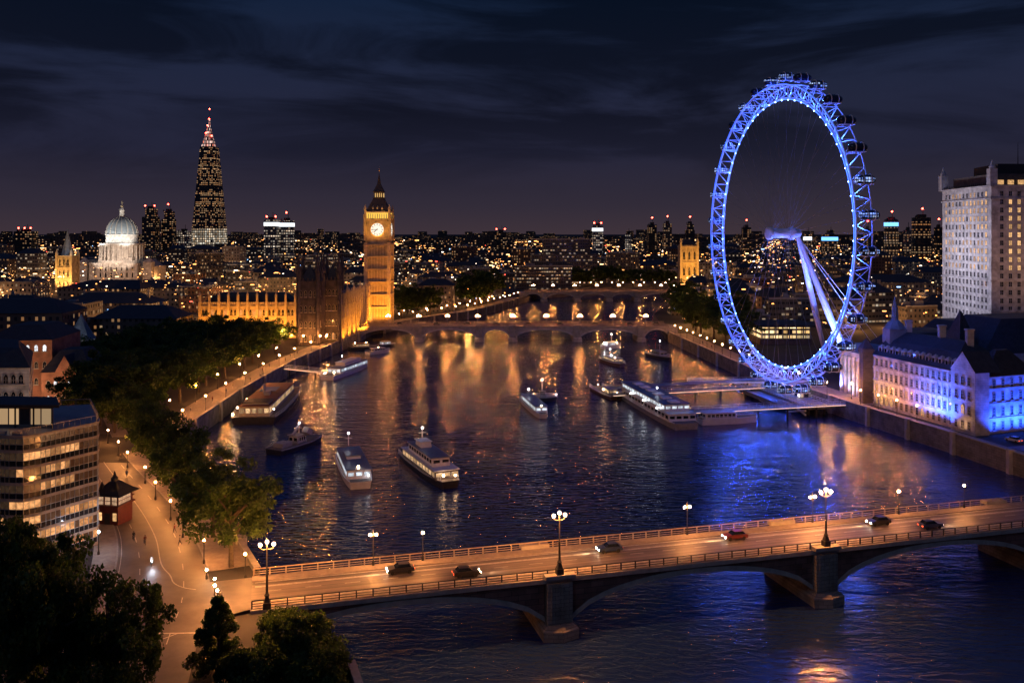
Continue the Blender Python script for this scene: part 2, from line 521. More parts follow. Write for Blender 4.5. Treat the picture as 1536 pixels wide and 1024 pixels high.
struct(land(BR, 1, lambda y: 5.0).build('ground', [M['earth'], M['granite']]))

# river water: small wind waves
m, t, b = newmat('river water')
b.inputs['Base Color'].default_value = (0.012, 0.03, 0.11, 1)
b.inputs['Roughness'].default_value = 0.14
b.inputs['IOR'].default_value = 1.42
tc = t.nodes.new('ShaderNodeTexCoord')
def wave(scale, detail, sx, sy, seed, dist):
    mp = t.nodes.new('ShaderNodeMapping'); mp.inputs['Scale'].default_value = (sx, sy, 1); mp.inputs['Location'].default_value = (seed, seed * 2, seed)
    t.links.new(tc.outputs['Object'], mp.inputs[0])
    n = t.nodes.new('ShaderNodeTexNoise'); n.inputs['Scale'].default_value = scale; n.inputs['Detail'].default_value = detail; n.inputs['Roughness'].default_value = 0.55
    n.inputs['Distortion'].default_value = dist
    t.links.new(mp.outputs[0], n.inputs['Vector'])
    return n.outputs['Fac']
h1 = wave(0.62, 4, 0.62, 1.3, 3.1, 0.9)
h2 = wave(0.17, 2, 0.42, 1.25, 9.7, 0.6)
h3 = wave(0.012, 3, 1.0, 0.8, 5.0, 0.5)           # calmer and rougher patches
mr = t.nodes.new('ShaderNodeMapRange'); mr.inputs['From Min'].default_value = 0.35; mr.inputs['From Max'].default_value = 0.65
mr.inputs['To Min'].default_value = 0.45; mr.inputs['To Max'].default_value = 1.35
t.links.new(h3, mr.inputs['Value'])
mu = t.nodes.new('ShaderNodeMath'); mu.operation = 'MULTIPLY'; t.links.new(h1, mu.inputs[0]); t.links.new(mr.outputs[0], mu.inputs[1])
ad = t.nodes.new('ShaderNodeMath'); ad.operation = 'MULTIPLY_ADD'; t.links.new(h2, ad.inputs[0]); ad.inputs[1].default_value = 1.25; t.links.new(mu.outputs[0], ad.inputs[2])
bp = t.nodes.new('ShaderNodeBump'); bp.inputs['Strength'].default_value = 1.0; bp.inputs['Distance'].default_value = 0.24
t.links.new(ad.outputs[0], bp.inputs['Height']); t.links.new(bp.outputs[0], b.inputs['Normal'])
M['water'] = m
wb = MB(); wb.poly([(-200, -240, 0), (400, -240, 0), (24000, -240, 0), (24000, 1150, 0), (-200, 1150, 0)], 0)
struct(wb.build('water', M['water']))

# embankment road on the left, falling away from the bridge
def strip(pts_l, pts_r, dz, zf=zl):
    b = MB()
    for i in range(len(pts_l) - 1):
        q = [pts_l[i], pts_r[i], pts_r[i + 1], pts_l[i + 1]]
        b.poly([(x, y, zf(y) + dz) for x, y in q], 0)
    return b
def lerp(a, b, t): return (a[0] + (b[0] - a[0]) * t, a[1] + (b[1] - a[1]) * t)
def sub(pts, n=6):
    o = []
    for a, b in zip(pts, pts[1:]):
        o += [lerp(a, b, k / n) for k in range(n)]
    return o + [pts[-1]]
def crm(pts, n=6):                              # smooth curve through the points
    P = [pts[0]] + pts + [pts[-1]]; o = []
    for a, b, c, d in zip(P, P[1:], P[2:], P[3:]):
        for k in range(n):
            t = k / n
            o.append(tuple(.5 * (2*b[i] + (c[i]-a[i])*t + (2*a[i]-5*b[i]+4*c[i]-d[i])*t*t + (3*b[i]-a[i]-3*c[i]+d[i])*t**3) for i in (0, 1)))
    return o + [pts[-1]]
RE = crm([(-30, 70), (-42, 118), (-46.5, 137), (-58, 162), (-73, 188), (-92, 217), (-112, 250), (-140, 300)])      # right edge of the carriageway
LE = crm([(-47, 70), (-57, 118), (-62, 137), (-72, 162), (-87, 188), (-105, 217), (-125, 250), (-153, 300)])
CE = [lerp(a, b, 0.5) for a, b in zip(RE, LE)]
struct(strip(LE, RE, 0.03).build('road', M['asphalt']))
def offs(pts, d):
    o = []
    for i, p in enumerate(pts):
        a = pts[max(0, i - 1)]; b = pts[min(len(pts) - 1, i + 1)]
        dx, dy = b[0] - a[0], b[1] - a[1]; L = math.hypot(dx, dy)
        o.append((p[0] + dy / L * d, p[1] - dx / L * d))
    return o
def ribbon(pts, d0, d1, z0, z1, mi=0, b=None, zf=zl):
    b = b or MB()
    A, B = offs(pts, d0), offs(pts, d1)
    for i in range(len(pts) - 1):
        a0, a1, b0, b1 = A[i], A[i + 1], B[i], B[i + 1]
        za, zb = zf(pts[i][1]), zf(pts[i + 1][1])
        b.poly([(*a0, za + z1), (*b0, za + z1), (*b1, zb + z1), (*a1, zb + z1)], mi)
        b.poly([(*a0, za + z0), (*a0, za + z1), (*a1, zb + z1), (*a1, zb + z0)], mi)
        b.poly([(*b0, za + z0), (*b1, zb + z0), (*b1, zb + z1), (*b0, za + z1)], mi)
    return b
# pavements with a real kerb; the river side stops for the bridge mouth
kr = [p for p in RE if p[1] > 143]
struct(ribbon(kr, 0.0, 0.3, 0, 0.14).build('kerb', M['kerb']))
struct(ribbon(kr, 0.3, 4.6, 0, 0.13).build('pavement', M['paving']))
struct(ribbon([p for p in RE if 143 < p[1] < 161], 4.62, 6.6, 0, 0.13).build('pavement', M['paving']))
kl = [p for p in LE if p[1] > 120]
struct(ribbon(kl, -0.3, 0.0, 0, 0.14).build('kerb', M['kerb']))
struct(ribbon(kl, -4.0, -0.3, 0, 0.13).build('pavement', M['paving']))
# painted lines
pb = MB()
cl = crm([(-42, 137.5), (-46, 136.9), (-50.2, 137.6), (-53.2, 139.8), (-55.4, 143.6)] + [p for p in CE if p[1] > 149][::3], 5)
ribbon(cl, -0.09, 0.09, 0.034, 0.037, b=pb)
struct(pb.build('road_marking', M['paint']))
pb = MB()
for d in (-3.3, 3.3):
    o = offs(CE, d)
    for i in range(0, len(o) - 1, 2):
        if o[i][1] > 105: ribbon([o[i], lerp(o[i], o[i + 1], 0.7)], -0.07, 0.07, 0.034, 0.037, b=pb)
struct(pb.build('road_marking', M['paint']))
pb = MB()
ribbon([(-58, 121.5), (-43, 122.2)], -0.15, 0.15, 0.034, 0.037, b=pb)
ribbon(sub([(-49.5, 113), (-48.5, 119), (-46, 122)], 3), -0.09, 0.09, 0.034, 0.037, b=pb)
ribbon(offs(kl, 0.5), -0.06, 0.06, 0.034, 0.037, b=pb)
struct(pb.build('road_marking', M['paint']))

# promenade along the left bank up to the middle bridge, and along the right bank
PL = sub([(-98, 262), (-101, 330), (-100, 406), (-91, 500), (-88, 520)], 4)
struct(ribbon(PL, -11.0, -0.7, 0, 0.05).build('promenade', M['paving']))
PR = sub([(116, 304), (104, 365), (92, 523)], 4)
five = lambda y: 5.0
struct(ribbon(PR, 0.7, 12.0, 0, 0.05, zf=five).build('promenade', M['paving']))
PR2 = sub([(160, 90), (146, 180), (134, 231), (128, 257), (116, 303)], 4)
struct(ribbon(PR2, 0.7, 6.0, 0, 0.05, zf=five).build('promenade', M['paving']))
PF = sub([(-88, 552), (-62, 612), (-33, 660), (-8, 740), (10, 812)], 4)
struct(ribbon(PF, -13.0, -0.7, 0, 0.05).build('promenade', M['paving']))
struct(ribbon(sub([(150, 178), (141, 231), (137, 245)], 3), 0.0, 16, 0.05, 0.09, zf=five).build('road', M['asphalt']))

def river_wall(pts, side, label, zf, piers=18.0):
    w = thing('river_wall', label, 'wall')
    b = MB()
    d = (-0.7, 0.05) if side < 0 else (-0.05, 0.7)
    ribbon(pts, d[0], d[1], -3, 1.05, b=b, zf=zf)
    b.build('wall', M['granite'], w)
    c = MB()
    ribbon(pts, d[0] - 0.12, d[1] + 0.12, 1.052, 1.25, b=c, zf=zf)
    c.build('coping', M['stone'], w)
    acc = 0; p = MB()
    for a, q in zip(pts, pts[1:]):
        L = math.hypot(q[0] - a[0], q[1] - a[1]); acc += L
        if acc > piers:
            acc = 0
            z = zf(a[1])
            p.box(a[0] - 0.8, a[0] + 0.8, a[1] - 0.8, a[1] + 0.8, -3, z + 1.55)
    if p.v: p.build('buttress', M['stone'], w)
    return w
river_wall(sub([p for p in BL if 60 <= p[1] <= 118], 4), -1, 'stone river wall below the shrubs, near side of the nearest bridge', zl)
river_wall(sub([p for p in BL if 144 <= p[1] <= 500] + [(-89.6, 520)], 5), -1, 'granite wall with coping along the left promenade and tree avenue', zl)
river_wall(sub([(-88, 552)] + [p for p in BL if 560 < p[1] <= 812], 4), -1, 'low embankment wall under the lamps between middle and far bridges', zl)
river_wall(sub([(149.5, 160)] + [p for p in BR if 180 <= p[1] <= 304], 5), 1, 'dark stone quay wall below the blue lit riverside building', five)
river_wall(sub([p for p in BR if 304 <= p[1] <= 523], 5), 1, 'dark quay wall beneath the lamps beside the big wheel', five)

# ------------------------------------------------------------------ bridges
def arch_bridge(name, label, O, e, width, u0, u1, piers, dz, spring, crown, pw, pl_out, mats, rail_mats, rail_step, deep=0.7, lines=()):
    """local x runs along the near parapet, local y away from it"""
    r = thing(name, label, 'bridge', (O[0], O[1], 0), math.atan2(e[1], e[0]))
    mdeck, mspan, mring, mpier = mats
    b = MB(); b.box(u0, u1, -0.25, width + 0.25, dz - deep, dz)
    b.build('deck', mdeck, r)
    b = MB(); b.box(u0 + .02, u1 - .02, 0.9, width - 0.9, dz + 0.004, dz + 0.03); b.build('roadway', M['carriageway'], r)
    b = MB()
    for y0, y1 in ((0.05, 2.4), (width - 2.4, width - 0.05)):
        b.box(u0 + .03, u1 - .03, y0, y1, dz + 0.034, dz + 0.17)
    b.build('footway', M['paving'], r)
    b = MB()
    x = u0 + 2
    while x < u1 - 4:
        b.poly([(x, width/2 - .07, dz + .036), (x + 2.4, width/2 - .07, dz + .036), (x + 2.4, width/2 + .07, dz + .036), (x, width/2 + .07, dz + .036)]); x += 6
    b.build('lane_marking', M['paint'], r)
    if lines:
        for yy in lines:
            b = MB(); b.box(u0 + .5, u1 - .5, yy - .11, yy + .11, dz + 0.034, dz + 0.038); b.build('light_trail_line', M['paint'], r)  # pale painted lines standing in for the light trails of traffic
    ends = [u0] + list(piers) + [u1]
    for a, c in zip(ends, ends[1:]):
        x0 = a + (pw / 2 if a != u0 else 0); x1 = c - (pw / 2 if c != u1 else 0)
        n = 16; pts = []
        for i in range(n + 1):
            tt = i / n; s_ = 2 * tt - 1
            pts.append((x0 + (x1 - x0) * tt, crown - (crown - spring) * (1 - math.sqrt(max(0, 1 - 0.93 * s_ * s_))) / (1 - math.sqrt(0.07))))
        sp = MB()
        top = dz - deep - 0.004
        for (xa, za), (xb, zb) in zip(pts, pts[1:]):
            sp.poly([(xa, 0.1, za), (xb, 0.1, zb), (xb, 0.1, top), (xa, 0.1, top)])
            sp.poly([(xa, width - 0.1, top), (xb, width - 0.1, top), (xb, width - 0.1, zb), (xa, width - 0.1, za)])
            sp.poly([(xa, 0.1, za), (xa, width - 0.1, za), (xb, width - 0.1, zb), (xb, 0.1, zb)])
        s = sp.build('span', mspan, r)
        for ya, yb in ((-0.12, 0.085), (width + 0.12, width - 0.085)):
            g = MB()
            for (xa, za), (xb, zb) in zip(pts, pts[1:]):
                q = [(xa, ya, za - 0.02), (xb, ya, zb - 0.02), (xb, ya, zb + 0.75), (xa, ya, za + 0.75)]
                g.poly(q); g.poly([(x, yb, z) for x, _, z in q][::-1])
                g.poly([(xa, ya, za + .75), (xb, ya, zb + .75), (xb, yb, zb + .75), (xa, yb, za + .75)])
                g.poly([(xa, ya, za - .02), (xa, yb, za - .02), (xb, yb, zb - .02), (xb, ya, zb - .02)])
            g.build('arch_ring', mring, s)
    for p in piers:
        b = MB(); h = pw / 2
        q = [(p - h, -pl_out * 0.5), (p, -pl_out), (p + h, -pl_out * 0.5), (p + h, width + pl_out * 0.5), (p, width + pl_out), (p - h, width + pl_out * 0.5)]
        k = 1.28
        qb = [(p + (x - p) * k, y - 0.5 if y < width / 2 else y + 0.5) for x, y in q]
        b.prism(qb, -3, spring - 1.0); b.frustum(qb, spring - 0.996, q, spring - 0.4)
        b.prism([(p - h * .9, -pl_out * 0.45), (p + h * .9, -pl_out * 0.45), (p + h * .9, width + pl_out * 0.45), (p - h * .9, width + pl_out * 0.45)], spring - 0.39, dz - deep + 0.02)
        for yy in (-pl_out * .45, width + pl_out * .45):       # pilaster ribs and cap
            for dx in (-0.6, -0.2, 0.2, 0.6):
                b.box(p + dx * h - 0.14, p + dx * h + 0.14, min(yy, yy + (-.16 if yy < 0 else .16)), max(yy, yy + (-.16 if yy < 0 else .16)), spring, dz - deep - 0.2)
        pr = b.build('pier', mpier, r)
        for y0, y1 in ((-pl_out * .55 - .2, 0.35), (width - .35, width + pl_out * .55 + .2)):
            c = MB(); c.box(p - h - 0.2, p + h + 0.2, y0, y1, dz + 0.175, dz + 0.75)
            c.build('pedestal', M['stone'], pr)
    for side, yy in ((0, 0.12), (1, width - 0.12)):
        b = MB(); x = u0 + 0.2; mm = rail_mats[side]
        while x < u1:
            b.box(x - 0.09, x + 0.09, yy - 0.09, yy + 0.09, dz + 0.171, dz + 1.22); x += rail_step
        for z, hh in ((dz + 0.42, 0.09), (dz + 0.78, 0.07), (dz + 1.2, 0.14)):
            b.box(u0 + 0.15, u1 - 0.15, yy - 0.06, yy + 0.06, z, z + hh)
        b.build('parapet_railing', mm, r)
    for xx, ww in ((u0, -1), (u1, 1)):
        b = MB(); b.box(min(xx, xx + ww * 5), max(xx, xx + ww * 5), -0.6, width + 0.6, -3, dz - 0.75); b.build('abutment', mpier, r)
    return r
E1 = Vector((0.9651, 0.2618)); N1 = Vector((-0.2618, 0.9651)); O1 = Vector((7.4, 141.0)); DZ1 = 9.35; W1 = 13.0
M['palerail'] = pmat('weathered pale rail', (0.34, 0.27, 0.2), 0.6, 0.3, 1.5)
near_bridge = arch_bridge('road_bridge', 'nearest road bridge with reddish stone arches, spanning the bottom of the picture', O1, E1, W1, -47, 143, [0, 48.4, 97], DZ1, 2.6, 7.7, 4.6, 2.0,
    (M['stone'], M['redstone'], M['stone'], M['pierstone']), (M['iron'], M['palerail']), 2.5, lines=(2.75, 8.4, 8.75, 10.25))  # lines: light trails of the traffic, put in as paint
def nb(u, v, z=DZ1 + 0.17):
    p = O1 + E1 * u + N1 * v
    return (p.x, p.y, z)
ANG1 = math.atan2(E1.y, E1.x)
YW = 525.0
wx = [ux(p, YW) for p in (628, 719, 769, 866, 962)]
arch_bridge('road_bridge', 'middle road bridge of low pale arches, ending left at the golden clock tower', (0, YW), (1, 0), 17, -89, 93, wx, 9.0, 2.8, 7.0, 4.2, 2.0,
    (M['stone'], M['stone'], M['portland'], M['stone']), (M['palerail'], M['palerail']), 3.0)
YF = 834.0
arch_bridge('road_bridge', 'far road bridge of wide flat arches, left of the small amber tower', (0, YF), (1, 0), 18, 12, 163, [ux(p, YF) for p in (816, 866, 914, 956)], 9.0, 3.0, 7.2, 5, 2.2,
    (M['stone'], M['stone'], M['portland'], M['stone']), (M['palerail'], M['palerail']), 4.0)
# approach slab that joins the bridge deck to the junction
b = MB()
a0, a1 = nb(-46.9, 0.3, 0), nb(-46.9, 12.7, 0)
b.poly([(*a0[:2], DZ1 + 0.02), (*a1[:2], DZ1 + 0.02), (-49, 140, zl(140) + 0.045), (-49.5, 133, 9.045), (-46, 124, 9.045)])
struct(b.build('road', M['asphalt']))
# ------------------------------------------------------------------ windows as parts
def window_mesh(w, h, fm, pm, arch=False, nx=2, nz=3, sill=True, fr=0.14):
    b = MB()
    def bar(x0, x1, z0, z1, y0=-0.14): b.box(x0, x1, y0, 0.25, z0, z1, 0)
    if arch:
        hs = h * 0.72
        out = [(-w/2, 0), (w/2, 0), (w/2, hs), (w*.3, h*.9), (0, h), (-w*.3, h*.9), (-w/2, hs)]
        b.poly([(x, -0.03, z) for x, z in out], 1)
        inn = [(x * (1 - 2*fr/w), fr + z * (1 - 2*fr/h)) for x, z in out]
        for i in range(len(out)):
            j = (i + 1) % len(out)
            b.poly([(out[i][0], -.14, out[i][1]), (out[j][0], -.14, out[j][1]), (inn[j][0], -.14, inn[j][1]), (inn[i][0], -.14, inn[i][1])], 0)
            b.poly([(inn[i][0], -.14, inn[i][1]), (inn[j][0], -.14, inn[j][1]), (inn[j][0], -.03, inn[j][1]), (inn[i][0], -.03, inn[i][1])], 0)
            b.poly([(out[j][0], -.14, out[j][1]), (out[i][0], -.14, out[i][1]), (out[i][0], .1, out[i][1]), (out[j][0], .1, out[j][1])], 0)
        hh = hs
    else:
        b.poly([(-w/2 + .02, -.03, .02), (w/2 - .02, -.03, .02), (w/2 - .02, -.03, h - .02), (-w/2 + .02, -.03, h - .02)], 1)
        bar(-w/2, -w/2 + fr, 0, h); bar(w/2 - fr, w/2, 0, h); bar(-w/2 + fr, w/2 - fr, 0, fr); bar(-w/2 + fr, w/2 - fr, h - fr, h)
        hh = h
    for i in range(1, nx): x = -w/2 + w * i / nx; bar(x - .05, x + .05, fr, hh - fr, -0.09)
    for k in range(1, nz): z = hh * k / nz; bar(-w/2 + fr, w/2 - fr, z - .04, z + .04, -0.07)
    if sill: b.box(-w/2 - .2, w/2 + .2, -0.34, 0.1, -0.25, -0.004, 0)
    return b.mesh('window', [fm, pm])
def place_windows(parent, pick, p0, p1, n, zs, m0=0.0, m1=0.0, limit=None, proud=0.02):
    d = Vector((p1[0] - p0[0], p1[1] - p0[1])); L = d.length; d /= L
    rz = math.atan2(d.y, d.x); out = Vector((d.y, -d.x))
    c = 0
    for k, z in enumerate(zs):
        for i in range(n):
            s = m0 + (L - m0 - m1) * (i + .5) / n
            me = pick(i, k)
            if me is None: continue
            p = Vector(p0[:2]) + d * s + out * proud
            put('window', me, parent, (p.x, p.y, z), rz)
            c += 1
    return c
def pick_of(lit, dark, prob, rr):
    return lambda i, k: (lit if rr.random() < prob else dark)
def rect(cx, cy, w, d): return [(cx - w/2, cy - d/2), (cx + w/2, cy - d/2), (cx + w/2, cy + d/2), (cx - w/2, cy + d/2)]
def hip_roof(name, poly4, z0, rise, inset, mat, parent, over=0.6):
    """poly4: quad footprint; hipped/mansard top"""
    c = [sum(p[i] for p in poly4) / 4 for i in (0, 1)]
    o = []; q = []
    for p in poly4:
        v = Vector((p[0] - c[0], p[1] - c[1]))
        a = v + v.normalized() * over
        k = max(0.06, (v.length - inset) / v.length)
        o.append((c[0] + a.x, c[1] + a.y)); q.append((c[0] + v.x * k, c[1] + v.y * k))
    b = MB(); b.frustum(o, z0, q, z0 + rise)
    return b.build(name, mat, parent)
def pinnacle(x, y, z0, h, w, mat, parent, name='pinnacle'):
    b = MB(); b.prism(rect(x, y, w, w), z0, z0 + h * .55); b.cone(rect(x, y, w * 1.25, w * 1.25), z0 + h * .55 + .003, (x, y, z0 + h))
    return b.build(name, mat, parent)

# ------------------------------------------------------------------ golden clock tower
M['shaftglass'] = pmat('leaded shaft light', (.24, .18, .11), .5, .2, 1)
def clock_tower():
    Y = 560.0; x = ux(566, Y)
    r = thing('clock_tower', 'tall golden floodlit gothic clock tower with round white clock faces', 'clock tower', (x, Y + 7.5, 0))
    w = 14.6; h = w / 2
    b = MB(); b.box(-h - .8, h + .8, -h - .8, h + .8, 4.9, 9); b.box(-h, h, -h, h, 9.003, 58)
    b.build('shaft', M['goth'], r)
    g = MB()                                            # corner buttresses, vertical ribs and string courses
    for sx in (-1, 1):
        for sy in (-1, 1): g.box(sx*h - 1.1, sx*h + 1.1, sy*h - 1.1, sy*h + 1.1, 5, 58.2)
    for i in range(1, 8):
        t = -h + w * i / 8
        ww = .35 if i % 2 == 0 else .2
        for s in (-1, 1):
            g.box(t - ww, t + ww, s*h - .3, s*h + .3, 9.5, 57.5); g.box(s*h - .3, s*h + .3, t - ww, t + ww, 9.5, 57.5)
    for z in (17, 25, 33, 41, 49, 56.5): g.box(-h - 1.25, h + 1.25, -h - 1.25, h + 1.25, z, z + .7)
    g.build('buttress', M['gothtrim'], r)
    lit = window_mesh(.62, 4.6, M['gothtrim'], M['shaftglass'], True, 1, 1, False, .1)
    for s, rz in ((-h - .02, 0),):
        for i in (0, 1, 2, 3, 4, 5, 6, 7):
            for z in (10.5, 18.6, 26.6, 34.6, 42.6, 50.2): put('window', lit, r, (-h + w * (i + .5) / 8, s, z), 0)
    for i in range(0, 8, 2):
        for z in (18.6, 26.6, 34.6, 42.6): put('window', lit, r, (h + .02, -h + w * (i + .5) / 8, z), pi / 2)
    H = 7.7
    c = MB(); c.frustum(rect(0, 0, w, w), 58.01, rect(0, 0, 2*H, 2*H), 60); c.box(-H, H, -H, H, 60.002, 72.6)
    c.box(-H - .5, H + .5, -H - .5, H + .5, 72.603, 73.4)
    for sx in (-1, 1):
        for sy in (-1, 1): c.box(sx*H - .9, sx*H + .9, sy*H - .9, sy*H + .9, 59.4, 76)
    c.build('clock_stage', M['goth'], r)
    white = emit('clock face glow', (1.0, .93, .78), 1.05, False)
    black = pmat('clock numerals', (.02, .02, .025), .5)
    gold = pmat('gilding', (.6, .42, .12), .35, metal=.6)
    for rz in (0, pi/2, pi, -pi/2):
        f = MB(); n = 40; R1 = 4.1
        f.poly([(R1*math.cos(2*pi*i/n), -.25, R1*math.sin(2*pi*i/n)) for i in range(n)])
        d = f.build('clock_face', white, r, loc=(0, 0, 66.4)); d.rotation_euler = (0, 0, rz); d.location = (math.sin(rz)*H, -math.cos(rz)*H, 66.4)
        k = MB()
        for i in range(n):
            a, e = 2*pi*i/n, 2*pi*(i+1)/n
            for r0, r1 in ((4.05, 4.6), (2.75, 2.88)):
                k.poly([(r0*math.cos(a), -.32, r0*math.sin(a)), (r0*math.cos(e), -.32, r0*math.sin(e)), (r1*math.cos(e), -.32, r1*math.sin(e)), (r1*math.cos(a), -.32, r1*math.sin(a))][::-1])
        k.build('dial_ring', gold, d)
        for i in range(12):
            a = 2*pi*i/12; ca, sa = math.cos(a), math.sin(a); k = MB()
            k.beam((2.95*ca, -.3, 2.95*sa), (3.8*ca, -.3, 3.8*sa), .1, .32, up=(-sa, 0, ca)); k.build('numeral', black, d)
        k = MB(); k.beam((.5, -.4, 0), (-3.6, -.4, -.1), .08, .28, up=(0, 0, 1)); k.build('minute_hand', black, d)
        k = MB(); k.beam((-.2, -.46, .5), (.35, -.46, 0), .08, .3, up=(1, 0, 0)); k.beam((0.1, -.46, .3), (-2.0, -.46, -1.6), .08, .42, up=(1, 0, 0)); k.build('hour_hand', black, d)
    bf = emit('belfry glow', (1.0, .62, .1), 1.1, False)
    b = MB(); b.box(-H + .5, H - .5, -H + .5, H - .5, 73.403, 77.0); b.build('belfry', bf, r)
    p = MB()
    for i in range(11):
        t = -H + .6 + (2*H - 1.2) * i / 10
        for s in (-1, 1): p.box(t - .22, t + .22, s*(H - .3) - .25, s*(H - .3) + .25, 73.41, 76.4); p.box(s*(H - .3) - .25, s*(H - .3) + .25, t - .22, t + .22, 73.41, 76.4)
    p.box(-H - .3, H + .3, -H - .3, H + .3, 77.003, 77.9)
    p.build('belfry_arcade', M['gothtrim'], r)
    roof = pmat('iron roof tiles', (.05, .04, .035), .6, .4, 1.5)
    b = MB(); b.frustum(rect(0, 0, 14.6, 14.6), 77.904, rect(0, 0, 6.2, 6.2), 86.4); b.build('roof', roof, r)
    for i, t in enumerate((-3.6, 0, 3.6)):
        for s, rz in ((-1, 0), (1, pi)):
            d = MB(); d.box(-.5, .5, -.6, 1.2, 0, 1.2); d.cone([(-.6, -.7), (.6, -.7), (.6, 1.2), (-.6, 1.2)], 1.203, (0, .2, 2.4))
            o = d.build('dormer', M['gothtrim'], r, loc=(t * .8, s * 6.3 * 1.0, 79.2)); o.rotation_euler = (0, 0, rz)
    b = MB(); b.box(-2.9, 2.9, -2.9, 2.9, 86.41, 90.2); b.box(-3.4, 3.4, -3.4, 3.4, 90.203, 90.8); b.box(-3.5, 3.5, -3.5, 3.5, 86.0, 86.7)
    b.build('lantern', roof, r)
    lan = MB()
    for t in (-1.9, -.65, .65, 1.9): lan.box(t - .3, t + .3, -3.0, -2.88, 87, 89.6); lan.box(2.88, 3.0, t - .3, t + .3, 87, 89.6)
    lan.build('lantern_light', emit('lantern glow', (1, .6, .2), .7, False), r)
    b = MB(); b.frustum(rect(0, 0, 6.4, 6.4), 90.81, rect(0, 0, 2.2, 2.2), 95.5); b.cone(rect(0, 0, 2.2, 2.2), 95.503, (0, 0, 103)); b.build('spire', roof, r)
    b = MB(); b.tube((0, 0, 101), (0, 0, 107), .14, .05); b.ball((0, 0, 104), .45); b.build('finial', gold, r)
    for sx in (-1, 1):
        for sy in (-1, 1): pinnacle(sx*(H - .1), sy*(H - .1), 76, 6.5, 1.3, M['gothtrim'], r)
    # floodlights on the ground and on the clock stage ledge
    G = (1.0, .31, .02)
    for dx in (-5, 5):
        spot((x + dx, Y - 16, 6), (x + dx * .5, Y, 24), 80000, G, 80)
        spot((x + dx, Y - 30, 7), (x + dx * .5, Y, 52), 500000, G, 46)
    spot((x + 26, Y + 6, 6), (x + 7, Y + 8, 26), 48000, G, 90)
    spot((x + 34, Y - 4, 8), (x + 7, Y + 8, 60), 95000, G, 50)
    spot((x, Y - 22, 58), (x, Y, 74), 26000, (1, .42, .06), 70)
    return r
clock_tower()

